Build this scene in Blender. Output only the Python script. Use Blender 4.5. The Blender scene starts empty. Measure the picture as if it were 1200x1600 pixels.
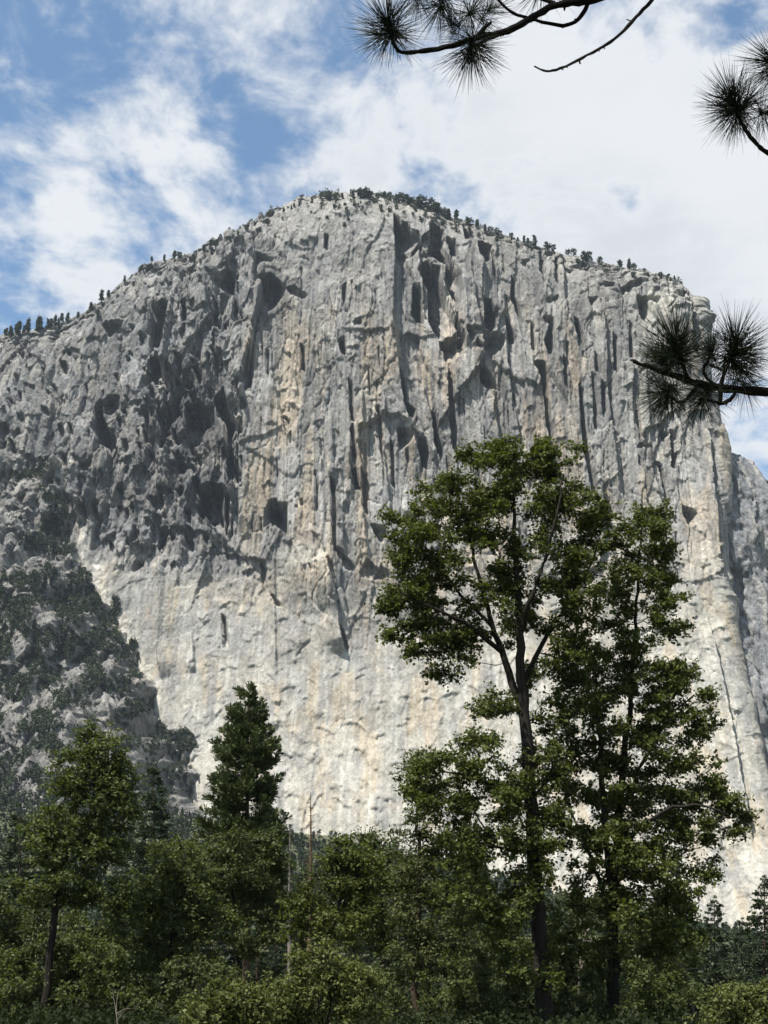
import bpy, math, time
import numpy as np
from mathutils import Vector, Matrix
T0 = time.time()
sc = bpy.context.scene
col = sc.collection
PI = math.pi
HAZE = 3.0e-5

# ------------------------------------------------------------------ camera, sky, sun, exposure
FPX = 2100.0                     # focal length in photograph pixels (1200 x 1600)
PITCH = math.radians(19.4)
CAMZ = 1.6
cd = bpy.data.cameras.new('camera'); cam = bpy.data.objects.new('camera', cd); col.objects.link(cam)
cam.location = (0, 0, CAMZ); cam.rotation_euler = (PI/2 + PITCH, 0, 0)
cd.sensor_fit = 'VERTICAL'; cd.sensor_height = 24.0; cd.lens = FPX*24.0/1600.0
cd.clip_start = 0.1; cd.clip_end = 20000
sc.camera = cam

SUN_EL, SUN_AZ = math.radians(61), math.radians(42)     # azimuth: degrees left of straight behind the camera
S = np.array([-math.cos(SUN_EL)*math.sin(SUN_AZ), -math.cos(SUN_EL)*math.cos(SUN_AZ), math.sin(SUN_EL)])
sl = bpy.data.lights.new('sun', 'SUN'); sun = bpy.data.objects.new('sun', sl); col.objects.link(sun)
sl.energy = 5.0; sl.angle = math.radians(0.5); sl.color = (1.0, 0.96, 0.90)
sun.rotation_euler = Vector(S).to_track_quat('Z', 'Y').to_euler()
sun.location = (0, 0, 50)

CT, ST = math.cos(PITCH), math.sin(PITCH)
def ray(px, py):
    dx = (np.asarray(px, float)-600)/FPX; dy = (800-np.asarray(py, float))/FPX
    return dx, CT - ST*dy, ST + CT*dy
def at(px, py, Y):
    dx, yd, zd = ray(px, py); k = Y/yd
    return np.array([dx*k, k*yd, CAMZ + zd*k])
def proj(X, Y, Z):
    d = Y*CT + (Z-CAMZ)*ST
    u = -Y*ST + (Z-CAMZ)*CT
    return 600 + FPX*X/d, 800 - FPX*u/d

vs = sc.view_settings
vs.view_transform = 'Standard'; vs.look = 'None'; vs.gamma = 1.0; vs.use_curve_mapping = False
vs.exposure = 0.95
sc.render.engine = 'CYCLES'
sc.cycles.max_bounces = 5; sc.cycles.diffuse_bounces = 2; sc.cycles.transmission_bounces = 3; sc.cycles.glossy_bounces = 1
sc.cycles.caustics_reflective = False; sc.cycles.caustics_refractive = False

class NT:
    """small node-tree helper"""
    def __init__(s, tree): s.t = tree; s.t.nodes.clear()
    def n(s, kind, **kw):
        nd = s.t.nodes.new(kind)
        ins = kw.pop('ins', {})
        for k, v in kw.items(): setattr(nd, k, v)
        for k, v in ins.items():
            if hasattr(v, 'is_linked') or isinstance(v, bpy.types.NodeSocket): s.t.links.new(v, nd.inputs[k])
            else: nd.inputs[k].default_value = v
        return nd
    def math(s, op, a, b=None, c=None, clamp=False):
        nd = s.t.nodes.new('ShaderNodeMath'); nd.operation = op; nd.use_clamp = clamp
        for i, v in enumerate((a, b, c)):
            if v is None: continue
            if isinstance(v, bpy.types.NodeSocket): s.t.links.new(v, nd.inputs[i])
            else: nd.inputs[i].default_value = v
        return nd.outputs[0]
    def mix(s, f, a, b, mode='MIX'):
        nd = s.t.nodes.new('ShaderNodeMix'); nd.data_type = 'RGBA'; nd.blend_type = mode
        for i, v in ((0, f), (6, a), (7, b)):
            if isinstance(v, bpy.types.NodeSocket): s.t.links.new(v, nd.inputs[i])
            elif i == 0: nd.inputs[0].default_value = v
            else: nd.inputs[i].default_value = (*v, 1) if len(v) == 3 else v
        return nd.outputs[2]
    def ramp(s, f, stops):
        nd = s.t.nodes.new('ShaderNodeValToRGB'); s.t.links.new(f, nd.inputs[0]); e = nd.color_ramp.elements
        while len(e) < len(stops): e.new(0.5)
        for el, (p, c) in zip(e, stops): el.position = p; el.color = (*c, 1)
        return nd.outputs[0]
    def sstep(s, x, lo, hi):
        nd = s.t.nodes.new('ShaderNodeMapRange'); nd.interpolation_type = 'SMOOTHSTEP'
        s.t.links.new(x, nd.inputs[0]); nd.inputs[1].default_value = lo; nd.inputs[2].default_value = hi
        return nd.outputs[0]

w = bpy.data.worlds.new('World'); sc.world = w; w.use_nodes = True; w.cycles.sampling_method = 'NONE'
W = NT(w.node_tree)
sky = W.n('ShaderNodeTexSky', sky_type='NISHITA', sun_disc=False, sun_elevation=SUN_EL,
          sun_rotation=math.atan2(S[0], S[1]), altitude=1200, air_density=1.0, dust_density=0.6, ozone_density=1.3)
SKY_STRENGTH = 0.092
gen = W.n('ShaderNodeTexCoord').outputs['Generated']
sep = W.n('ShaderNodeSeparateXYZ', ins={0: gen})
zz = W.math('ADD', W.math('MAXIMUM', sep.outputs[2], 0.0), 0.22)
cx = W.math('DIVIDE', sep.outputs[0], zz); cy = W.math('DIVIDE', sep.outputs[1], zz)
cvec = W.n('ShaderNodeCombineXYZ', ins={0: cx, 1: W.math('MULTIPLY', cy, 0.9), 2: 0.37}).outputs[0]
warp = W.n('ShaderNodeTexNoise', ins={'Vector': cvec, 'Scale': 3.0, 'Detail': 3.0})
wv = W.n('ShaderNodeVectorMath', operation='SCALE', ins={0: warp.outputs['Color'], 'Scale': 0.16}).outputs[0]
cv2 = W.n('ShaderNodeVectorMath', operation='ADD', ins={0: cvec, 1: wv}).outputs[0]
n1 = W.n('ShaderNodeTexNoise', ins={'Vector': cv2, 'Scale': 8.0, 'Detail': 10.0, 'Roughness': 0.60, 'Lacunarity': 2.15}).outputs['Fac']
n2 = W.n('ShaderNodeTexNoise', ins={'Vector': cv2, 'Scale': 24.0, 'Detail': 8.0, 'Roughness': 0.55}).outputs['Fac']
dens = W.math('ADD', W.math('MULTIPLY', n1, 1.15), W.math('MULTIPLY', n2, 0.45))
dens = W.math('ADD', dens, -0.25)
# broad cloud banks and clear openings seen in the photograph (direction, size, amount)
BANKS = [(-40, 40, 200, -.10), (300, 60, 130, .06), (-20, 420, 120, -.10), (60, 500, 60, -.15), (60, 390, 110, .17), (270, 250, 75, .15), (120, 300, 70, .10),
         (120, 110, 110, -.08), (200, 60, 120, .05), (330, 90, 120, .07), (330, 150, 80, -.08), (520, 170, 120, .16), (400, 230, 36, -.18), (540, 260, 90, .12), (655, 275, 34, -.26), (985, 315, 26, -.24),
         (730, 300, 28, -.12), (880, 240, 190, .22), (1000, 130, 150, .10), (1130, 380, 230, .30), (960, 40, 55, -.10), (700, 90, 90, -.02), (1120, 60, 70, -.07), (470, 40, 120, -.04),
         (800, 130, 70, .12), (300, 330, 70, .06), (20, 200, 70, .06)]
for (px, py, r, a) in BANKS:
    d = np.array(ray(px, py)); d = d/np.linalg.norm(d)
    dv = W.n('ShaderNodeVectorMath', operation='DISTANCE', ins={0: gen, 1: Vector(d)}).outputs['Value']
    q = W.math('DIVIDE', dv, r/FPX*0.95)
    g = W.math('EXPONENT', W.math('MULTIPLY', W.math('MULTIPLY', q, q), -1.0))
    dens = W.math('ADD', dens, W.math('MULTIPLY', g, a))
cover = W.sstep(dens, 0.40, 0.74)
thick = W.sstep(dens, 0.60, 0.92)
shade = W.n('ShaderNodeTexNoise', ins={'Vector': cv2, 'Scale': 4.2, 'Detail': 5.0}).outputs['Fac']
ccol = W.mix(W.math('MULTIPLY', thick, W.sstep(shade, 0.40, 0.66)), (0.445, 0.457, 0.472), (0.372, 0.388, 0.408))
skyc = W.n('ShaderNodeVectorMath', operation='SCALE', ins={0: sky.outputs[0], 'Scale': SKY_STRENGTH}).outputs[0]
# pale veil between the puffs, as under any thin altocumulus layer
skyc = W.mix(1.0, skyc, (0.86, 1.06, 1.06), 'MULTIPLY')
skyc = W.mix(0.05, skyc, (0.31, 0.345, 0.39))
final = W.mix(W.math('MULTIPLY', cover, 0.96), skyc, ccol)
bg = W.n('ShaderNodeBackground', ins={'Color': final, 'Strength': 1.0})
W.n('ShaderNodeOutputWorld', ins={'Surface': bg.outputs[0]})

# ------------------------------------------------------------------ helpers
def smooth(a, b, x):
    t = np.clip((x-a)/(b-a), 0, 1); return t*t*(3-2*t)
def mesh_np(name, V, F, attrs=None, smooth_shade=False):
    """V (n,3); F (m,k) all faces alike, or list of such arrays"""
    Fs = F if isinstance(F, list) else [F]
    me = bpy.data.meshes.new(name)
    V = np.ascontiguousarray(V, np.float32)
    me.vertices.add(len(V)); me.vertices.foreach_set('co', V.ravel())
    tot = sum(f.size for f in Fs); nf = sum(len(f) for f in Fs)
    me.loops.add(tot); me.polygons.add(nf)
    me.loops.foreach_set('vertex_index', np.concatenate([f.ravel() for f in Fs]).astype(np.int32))
    lt = np.concatenate([np.full(len(f), f.shape[1]) for f in Fs]).astype(np.int32)
    ls = np.concatenate([[0], np.cumsum(lt)[:-1]]).astype(np.int32)
    me.polygons.foreach_set('loop_start', ls); me.polygons.foreach_set('loop_total', lt)
    if smooth_shade: me.polygons.foreach_set('use_smooth', np.ones(nf, bool))
    me.update(calc_edges=True)
    for k, a in (attrs or {}).items():
        if a.ndim == 1:
            at_ = me.attributes.new(k, 'FLOAT', 'POINT'); at_.data.foreach_set('value', np.ascontiguousarray(a, np.float32))
        else:
            at_ = me.attributes.new(k, 'FLOAT_COLOR', 'POINT')
            c = np.ones((len(a), 4), np.float32); c[:, :3] = a; at_.data.foreach_set('color', c.ravel())
    return me
def link(name, me, mat=None, parent=None):
    if mat is not None and not me.materials: me.materials.append(mat)
    o = bpy.data.objects.new(name, me); col.objects.link(o)
    if parent is not None: o.parent = parent
    return o
def tag(o, label=None, cat=None, group=None, kind=None):
    if label: o['label'] = label
    if cat: o['category'] = cat
    if group: o['group'] = group
    if kind: o['kind'] = kind
    return o
def empty(name, loc=(0, 0, 0), rz=0.0):
    o = bpy.data.objects.new(name, None); col.objects.link(o); o.location = loc; o.rotation_euler = (0, 0, rz)
    return o
def copy_tree(o, parent=None):
    c = o.copy(); col.objects.link(c); c.parent = parent
    for ch in list(o.children): copy_tree(ch, c)
    return c

def hsh(ix, iy, seed):
    h = ix.astype(np.uint32)*np.uint32(374761393) + iy.astype(np.uint32)*np.uint32(668265263) + np.uint32((seed*1274126177) & 0xffffffff)
    h = (h ^ (h >> np.uint32(13)))*np.uint32(1274126177)
    h = (h ^ (h >> np.uint32(16)))*np.uint32(2246822519)
    return ((h ^ (h >> np.uint32(15))) & np.uint32(0xffffff)).astype(np.float32)*np.float32(1/0x1000000)
_ang = np.arange(256)*2*PI/256; _GC = np.cos(_ang).astype(np.float32); _GS = np.sin(_ang).astype(np.float32)
def vnoise(x, y, seed):
    x = np.asarray(x, np.float32); y = np.asarray(y, np.float32)
    ix = np.floor(x); iy = np.floor(y); fx = x-ix; fy = y-iy
    ix = ix.astype(np.int32); iy = iy.astype(np.int32)
    def g(a, b):
        t = (hsh(ix+a, iy+b, seed)*256).astype(np.uint8)
        return _GC[t]*(fx-a) + _GS[t]*(fy-b)
    u = fx*fx*fx*(fx*(fx*6-15)+10); v = fy*fy*fy*(fy*(fy*6-15)+10)
    a0 = g(0, 0); a1 = g(1, 0); b0 = g(0, 1); b1 = g(1, 1)
    p = a0+u*(a1-a0); q = b0+u*(b1-b0)
    return 1.5*(p+v*(q-p))
def fbm(x, y, seed, octv=4, gain=.5, lac=2.03):
    r = 0; a = 1.0
    for k in range(octv):
        r = r + a*vnoise(x, y, seed+k*17); x = x*lac+3.1; y = y*lac+1.7; a *= gain
    return r
def facets(x, y, seed):
    """voronoi blocks: (random level, plane tilt term, distance to the block's edge, second random)"""
    x = np.asarray(x, np.float32); y = np.asarray(y, np.float32)
    ix = np.floor(x).astype(np.int32); iy = np.floor(y).astype(np.int32)
    b1 = np.full(x.shape, 9.0, np.float32); b2 = b1.copy(); bx = np.zeros(x.shape, np.int32); by = np.zeros(x.shape, np.int32)
    for a in (-1, 0, 1):
        for b in (-1, 0, 1):
            jx = ix+a; jy = iy+b
            dx = x-(jx+np.float32(.1)+np.float32(.8)*hsh(jx, jy, seed)); dy = y-(jy+np.float32(.1)+np.float32(.8)*hsh(jx, jy, seed+5)); d = dx*dx+dy*dy
            near = d < b1
            b2 = np.where(near, b1, np.minimum(b2, d))
            b1[near] = d[near]; bx[near] = jx[near]; by[near] = jy[near]
    ccx = bx+.1+.8*hsh(bx, by, seed); ccy = by+.1+.8*hsh(bx, by, seed+5)
    tx = (hsh(bx, by, seed+21)-.5)*2; ty = (hsh(bx, by, seed+27)-.5)*2
    til = (x-ccx)*tx*np.abs(tx)*1.6 + (y-ccy)*ty
    return hsh(bx, by, seed+9)-.5, til, np.sqrt(b2)-np.sqrt(b1), hsh(bx, by, seed+13), ccx, ccy

def ground_z(x, y):
    x = np.asarray(x, float); y = np.asarray(y, float)
    tal = np.clip((y-260)/850, 0, 1)**1.7*np.interp(x, [-900, -300, 0, 300, 900], [170, 150, 106, 26, 18])
    return tal + .25*fbm(x/23, y/23, 401, 3)*np.clip((np.hypot(x, y)-6)/30, 0, 1) + 6*fbm(x/90, y/90, 405, 3)*np.clip((y-300)/300, 0, 1)

# ------------------------------------------------------------------ rock materials
def rock_material(name, bump=0.75, scale=1.0):
    m = bpy.data.materials.new(name); m.use_nodes = True; N = NT(m.node_tree)
    at_ = N.n('ShaderNodeAttribute', attribute_name='albedo')
    g = N.n('ShaderNodeNewGeometry').outputs['Position']
    st = N.n('ShaderNodeMapping', ins={'Vector': g, 'Scale': (1, 1, 0.16)}).outputs[0]
    gr = N.n('ShaderNodeAttribute', attribute_name='grain').outputs['Fac']
    f1 = N.n('ShaderNodeTexNoise', ins={'Vector': g, 'Scale': 0.42*scale, 'Detail': 6.0, 'Roughness': 0.72}).outputs['Fac']
    f2 = N.n('ShaderNodeTexNoise', ins={'Vector': st, 'Scale': 0.33*scale, 'Detail': 5.0, 'Roughness': 0.7}).outputs['Fac']
    dw = N.n('ShaderNodeTexNoise', ins={'Vector': g, 'Scale': 0.12*scale, 'Detail': 4.0, 'Roughness': 0.6}).outputs['Color']
    pw = N.n('ShaderNodeVectorMath', operation='ADD', ins={0: g, 1: N.n('ShaderNodeVectorMath', operation='SCALE', ins={0: dw, 'Scale': 9.0}).outputs[0]}).outputs[0]
    p1 = N.n('ShaderNodeMapping', ins={'Vector': pw, 'Scale': (.15, .15, .075)}).outputs[0]
    p2 = N.n('ShaderNodeMapping', ins={'Vector': pw, 'Scale': (.42, .42, .24)}).outputs[0]
    v1 = N.n('ShaderNodeTexVoronoi', feature='F1', ins={'Vector': p1, 'Scale': scale}); v2 = N.n('ShaderNodeTexVoronoi', feature='F1', distance='CHEBYCHEV', ins={'Vector': p2, 'Scale': scale})
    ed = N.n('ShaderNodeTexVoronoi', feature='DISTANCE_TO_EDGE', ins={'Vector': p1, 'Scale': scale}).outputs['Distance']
    h1 = N.n('ShaderNodeSeparateColor', ins={0: v1.outputs['Color']}).outputs; h2 = N.n('ShaderNodeSeparateColor', ins={0: v2.outputs['Color']}).outputs
    # each joint block its own tone; dark seams between some of them; fine mottling
    tone = N.math('ADD', N.math('MULTIPLY', h1[0], .34), N.math('MULTIPLY', h2[0], .42))
    tone = N.math('ADD', tone, N.math('ADD', N.math('MULTIPLY', f1, .8), N.math('MULTIPLY', f2, .8)))
    tone = N.math('ADD', N.math('MULTIPLY', N.math('ADD', tone, -1.18), N.math('ADD', N.math('MULTIPLY', gr, .8), .35)), 1.0)
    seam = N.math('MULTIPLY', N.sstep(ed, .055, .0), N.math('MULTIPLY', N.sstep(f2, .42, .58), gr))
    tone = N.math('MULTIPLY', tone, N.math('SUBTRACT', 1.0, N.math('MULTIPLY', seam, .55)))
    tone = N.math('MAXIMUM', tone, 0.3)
    vc = N.n('ShaderNodeCombineColor', ins={0: tone, 1: tone, 2: tone}).outputs[0]
    c = N.mix(1.0, at_.outputs['Color'], vc, 'MULTIPLY')
    hgt = N.math('ADD', N.math('MULTIPLY', f1, 1.0), N.math('ADD', N.math('MULTIPLY', h1[1], .55), N.math('MULTIPLY', h2[1], .30)))
    hgt = N.math('ADD', hgt, N.math('ADD', N.math('MULTIPLY', v1.outputs['Distance'], .6), N.math('MULTIPLY', v2.outputs['Distance'], .4)))
    bm = N.n('ShaderNodeBump', ins={'Height': hgt, 'Strength': N.math('MULTIPLY', N.math('ADD', N.math('MULTIPLY', gr, .8), .2), bump), 'Distance': 2.4/scale})
    b = N.n('ShaderNodeBsdfPrincipled', ins={'Base Color': c, 'Roughness': 0.88, 'Normal': bm.outputs[0], 'Specular IOR Level': 0.25})
    N.n('ShaderNodeOutputMaterial', ins={'Surface': b.outputs[0]})
    return m
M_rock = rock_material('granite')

# ------------------------------------------------------------------ the great cliff
SKYL = np.array([(-160, 560), (-80, 538), (0, 522), (40, 516), (80, 509), (120, 494), (150, 478), (170, 460), (190, 441), (215, 425), (240, 410), (270, 403), (320, 392), (350, 377),
                 (390, 354), (430, 332), (470, 317), (510, 309), (570, 306), (620, 311), (660, 323), (700, 339), (740, 352), (790, 367), (840, 384),
                 (890, 397), (940, 409), (990, 419), (1030, 430), (1060, 437), (1080, 447), (1096, 462)], float)
NOSE = np.array([(462, 1095), (500, 1093), (540, 1095), (600, 1101), (650, 1112), (690, 1121), (760, 1128), (850, 1132), (930, 1134), (1010, 1138), (1060, 1150), (1110, 1163),
                 (1180, 1176), (1260, 1190), (1330, 1204), (1420, 1216), (1600, 1240)], float)
ZL = np.array([0, 60, 120, 220, 330, 480, 650, 800, 900, 1000.]); YL = np.array([1085, 1130, 1172, 1215, 1247, 1274, 1300, 1325, 1345, 1370.])
def ynom(X, Z):
    return np.interp(Z, ZL, YL) + 0.11*(345-X)
def solve(px, py, extra=0.0):
    Y = np.full(np.shape(px), 1300.0)
    for _ in range(12):
        P = at(px, py, Y); Y = ynom(P[0], P[2]) + extra
    return at(px, py, Y)
SETB = np.interp(SKYL[:, 0], [-160, 200, 420, 560, 640, 760, 1000, 1095], [50, 60, 105, 125, 85, 60, 45, 10])
P = solve(SKYL[:, 0], SKYL[:, 1], SETB)
skX, skZ = P[0], P[2]
Pn = solve(NOSE[:, 1], NOSE[:, 0]); o_ = np.argsort(Pn[2]); nzZ, nzX = Pn[2][o_], Pn[0][o_]
XN = float(skX[-1])
x_in = np.arange(-585, XN, 1.04)
n_in = len(x_in)
arc = np.linspace(0, 1, 14)[1:]; back = np.linspace(0, 1, 16)[1:]
ncol = n_in + len(arc) + len(back)
NR = 715
ztop = np.interp(x_in, skX, skZ); stb = np.interp(x_in, skX, SETB)
rng0 = np.random.default_rng(5)
ztop = ztop + fbm(x_in/14, x_in*0, 901, 4)*2.6
ztop_all = np.concatenate([ztop, np.full(ncol-n_in, ztop[-1])-np.concatenate([arc*0, back*30])])
stb_all = np.concatenate([stb, np.full(ncol-n_in, stb[-1])])
t = np.linspace(0, 1, NR)[:, None]
Z0 = 25.0
Zg = Z0 + (ztop_all-Z0)[None, :]*t
xs = np.concatenate([x_in, np.full(ncol-n_in, XN)])[None, :]
wn = smooth(60, XN, xs)
Xg = xs + wn*(np.interp(Zg, nzZ, nzX)-XN)
Hrim = np.interp(xs, [-600, 150-400, -80, 60, 200, XN], [110, 110, 150, 120, 80, 40])
v = np.clip((Zg-(ztop_all[None, :]-Hrim))/Hrim, 0, 1)
Yg = ynom(Xg, Zg) + stb_all[None, :]*v**2.1
NXg = np.zeros_like(Xg); NYg = -np.ones_like(Xg)
RC = 22.0
for k, a in enumerate(arc):                     # round the prow, then run back into the mountain
    c = n_in+k; th = a*PI/2
    Xg[:, c] += RC*math.sin(th)-RC*0.0; Yg[:, c] += RC*(1-math.cos(th)); NXg[:, c] = math.sin(th); NYg[:, c] = -math.cos(th)
for k, a in enumerate(back):
    c = n_in+len(arc)+k
    Xg[:, c] += RC - 30*a; Yg[:, c] += RC + 260*a; NXg[:, c] = 1; NYg[:, c] = 0
Xg[:, :] -= .2*RC*smooth(XN-60, XN, np.concatenate([x_in, np.full(ncol-n_in, XN)]))[None, :]
PX, PY = proj(Xg, Yg, Zg)
# the wooded buttress that stands out in front at the lower left
GUL = np.array([(0, 690), (40, 705), (75, 720), (108, 790), (120, 850), (150, 920), (185, 980), (220, 1040), (240, 1100), (268, 1150), (300, 1215), (312, 1290), (330, 1500), (340, 1700)], float)
gx = np.interp(PY, GUL[:, 1], GUL[:, 0])
dl = gx-PX
bamt = np.interp(PY, [640, 720, 850, 1000, 1150, 1300, 1600], [0, 22, 50, 95, 150, 215, 300])
jag = fbm(Xg/38, Zg/50, 77, 4)*26
Bf = np.clip((dl+jag)/120., 0, 1)**0.75*bamt*(PX < 420)
Bmask = smooth(-6, 8, dl+jag)*(PX < 420)*(PY > 660)

R = np.zeros_like(Xg)            # relief, metres out of the wall
flatX, flatY = PX.ravel(), PY.ravel(); Rf = R.ravel()
cmin, cmax = PX.min(0), PX.max(0); rmin, rmax = PY.min(1), PY.max(1)
def region(x0, y0, x1, y1):
    c_ = np.nonzero((cmax > x0) & (cmin < x1))[0]; r_ = np.nonzero((rmax > y0) & (rmin < y1))[0]
    if not len(c_) or not len(r_): return np.zeros(0, int)
    a, b, c0, d0 = r_[0], r_[-1]+1, c_[0], c_[-1]+1
    X_ = PX[a:b, c0:d0]; Y_ = PY[a:b, c0:d0]
    i_, j_ = np.nonzero((X_ > x0) & (X_ < x1) & (Y_ > y0) & (Y_ < y1))
    return (i_+a)*PX.shape[1] + j_+c0
def polydist(idx, P):
    x, y = flatX[idx], flatY[idx]
    best = np.full(len(idx), 1e9); sgn = np.zeros(len(idx)); par = np.zeros(len(idx))
    seg = np.hypot(*(P[1:]-P[:-1]).T); cum = np.concatenate([[0], np.cumsum(seg)]); L = cum[-1]
    for k in range(len(P)-1):
        ax, ay = P[k]; bx, by = P[k+1]; ex, ey = bx-ax, by-ay
        tt = np.clip(((x-ax)*ex+(y-ay)*ey)/(ex*ex+ey*ey+1e-9), 0, 1)
        qx, qy = x-(ax+tt*ex), y-(ay+tt*ey); d = qx*qx+qy*qy; m = d < best
        best = np.where(m, d, best); sgn = np.where(m, np.sign(ex*qy-ey*qx), sgn); par = np.where(m, (cum[k]+tt*seg[k])/L, par)
    return np.sqrt(best), sgn, par
wob = (fbm(Xg/9, Zg/9, 31, 3)*2.2).ravel()
def chaikin(P, it=2):
    P = np.array(P, float)
    for _ in range(it):
        if len(P) < 3: break
        q = np.empty((2*(len(P)-1), 2)); q[0::2] = P[:-1]*.75+P[1:]*.25; q[1::2] = P[:-1]*.25+P[1:]*.75
        P = np.vstack([P[:1], q[1:-1], P[-1:]])
    return P
def step(P, h, L, side=1, taper=.12, edge=1.2):
    """rock on one side of a line stands proud by h and fades back into the wall over L pixels"""
    P = chaikin(P); m = L+6
    idx = region(P[:, 0].min()-m, P[:, 1].min()-m, P[:, 0].max()+m, P[:, 1].max()+m)
    if not len(idx): return
    d, s, p = polydist(idx, P); d = d*s*side + wob[idx]*.5
    tp = np.clip(np.minimum(p, 1-p)/taper, 0, 1) if taper else 1
    Rf[idx] += h*tp*smooth(-edge, edge, d)*np.clip(1-np.maximum(d, 0)/L, 0, 1)**1.3
def crack(P, wpx, depth):
    P = chaikin(P); m = wpx*3+4
    idx = region(P[:, 0].min()-m, P[:, 1].min()-m, P[:, 0].max()+m, P[:, 1].max()+m)
    if not len(idx): return
    d, s, p = polydist(idx, P); tp = np.clip(np.minimum(p, 1-p)/.1, 0, 1)**.5
    Rf[idx] -= depth*tp*np.exp(-((d+wob[idx]*.3)/wpx)**2)
def inside(idx, P):
    x, y = flatX[idx]+wob[idx]*.15, flatY[idx]+wob[idx]*.15; c = np.zeros(len(idx), bool); j = len(P)-1
    for i in range(len(P)):
        xi, yi = P[i]; xj, yj = P[j]
        c ^= ((yi > y) != (yj > y)) & (x < (xj-xi)*(y-yi)/(yj-yi+1e-12)+xi); j = i
    return c
SHD = np.array([-S[0]/-S[1], S[2]/-S[1]]); KSH = 1/np.linalg.norm(SHD); SHD = SHD*KSH     # how far and which way an overhang's shadow falls down the wall
def recess(P, gain=3.1, cap=46):
    """hollow under an overhanging upper-left edge: deepest below the edge, flush again at its lower right"""
    P = np.array(P, float); P = P.mean(0)+(P-P.mean(0))*1.14; x0, y0 = P.min(0); x1, y1 = P.max(0)
    idx = region(x0-4, y0-4, x1+4, y1+4)
    if not len(idx): return
    idx = idx[inside(idx, P)]
    if not len(idx): return
    x, y = flatX[idx]+wob[idx]*.15, flatY[idx]+wob[idx]*.15
    up = np.full(len(idx), 1e9); dn = np.full(len(idx), 1e9); j = len(P)-1
    for i in range(len(P)):
        ax, ay = P[j]; ex, ey = P[i]-P[j]; j = i
        den = SHD[0]*ey-SHD[1]*ex
        if abs(den) < 1e-9: continue
        tt = ((ax-x)*ey-(ay-y)*ex)/den; uu = ((ax-x)*SHD[1]-(ay-y)*SHD[0])/den
        ok = (uu >= 0) & (uu <= 1)
        dn = np.where(ok & (tt >= 0), np.minimum(dn, tt), dn); up = np.where(ok & (tt < 0), np.minimum(up, -tt), up)
    up = np.minimum(up, 200); dn = np.minimum(dn, 200); L = up+dn
    dep = np.minimum(gain*KSH*L*.66, cap)
    Rf[idx] -= dep*(1-(up/(L+1e-6))**2.6)

# zones of the wall (picture of the wall unrolled: feature coordinates are those of its own face)
rough = smooth(395, 330, PX + fbm(Xg/40, Zg/60, 41, 3)*30 - np.clip(560-PY, 0, 300)*0.25)
rough = rough*np.maximum(smooth(935, 850, PY+fbm(Xg/25, Zg/40, 42, 3)*40-.25*(PX-300)), Bmask)
apron = smooth(830, 1010, PY + fbm(Xg/60, Zg/60, 43, 3)*50 - 60*np.sin((PX-380)/130.))*(1-rough)
top = smooth(70, 10, (ztop_all[None, :]-Zg) + fbm(Xg/30, Zg/30, 47, 3)*18)
mid = np.clip(1-rough-apron, 0, 1)
dome = smooth(1.25, .75, ((PX-515)/125)**2+((PY-345)/105)**2)*(1-rough)
mid = mid*(1-.72*dome)
wx = Xg + fbm(Xg/40, Zg/110, 51, 2)*4 + fbm(Xg/7, Zg/9, 52, 2)*.9; wz = Zg + fbm(Xg/30, Zg/30, 57, 3)*4

sl_ = 1-.62*smooth(250, 205, PX+fbm(Xg/30, Zg/40, 53, 2)*20)*smooth(760, 700, PY)      # slabby far-left wall
# broad buttresses and blocks: every joint block is a plane set at its own depth
l1, t1, e1, q1, c1x, c1z = facets(wx/58, wz/190, 71); l2, t2, e2, q2, c2x, c2z = facets(wx/19, wz/78, 73)
l3, t3, e3, q3, c3x, c3z = facets(wx/7, wz/26, 79); l4, t4, e4, q4, c4x, c4z = facets(wx/9, wz/26, 83); l6, t6, e6, q6, c6x, c6z = facets(wx/3.7, wz/9, 85)
lb, tb, eb, qb, cbx, cbz = facets(wx/26, wz/62, 86)
def big(x, z): return fbm(x/120, z/420, 61, 2)*15 + fbm(x/42, z/330, 63, 2)*6
R += (.35*big(Xg, Zg) + .65*big(c2x*19, c2z*78))*(mid+.3*rough+.12*apron)
R += (l1*8 + t1*11)*(mid*.9+rough*.5+apron*.05)
R += (l2*3.0 + t2*4.4)*(mid*.8+apron*.04)
R += (l3*.7 + t3*1.1)*(mid*.6+apron*.12)
R += (l6*.2 + t6*.35)*mid*.5
jm = smooth(-.05, .15, fbm(Xg/22, Zg/50, 95, 2))
R -= 2.4*np.exp(-(e2*19/1.0)**2)*jm*mid*.8 + 1.3*np.exp(-(e3*7/.8)**2)*(1-jm)*(mid*.8+.3*apron)
# the broken dark wall: chimneys, towers and hollows, all in angular blocks
def brk(x, z):
    n_ = fbm(x/15, z/60, 87, 3); return fbm(x/26, z/54, 88, 3)*11 - np.maximum(0, .18-np.abs(n_))*80
R += (.25*brk(wx, wz) + .75*brk(c4x*9, c4z*26))*rough*sl_
R += (lb*12 + tb*12)*rough*sl_
R += (l4*2.6 + t4*5.0)*rough*(.35+.65*sl_)
R += (fbm(c6x*3.7/8, c6z*9/14, 84, 2)*1.2 + l6*.6 + t6*1.2)*rough*(.45+.55*sl_)
R += (l2*3 + t2*5)*rough*(1.1-sl_)
rc = fbm(wx/15, wz/60, 87, 3)
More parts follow.
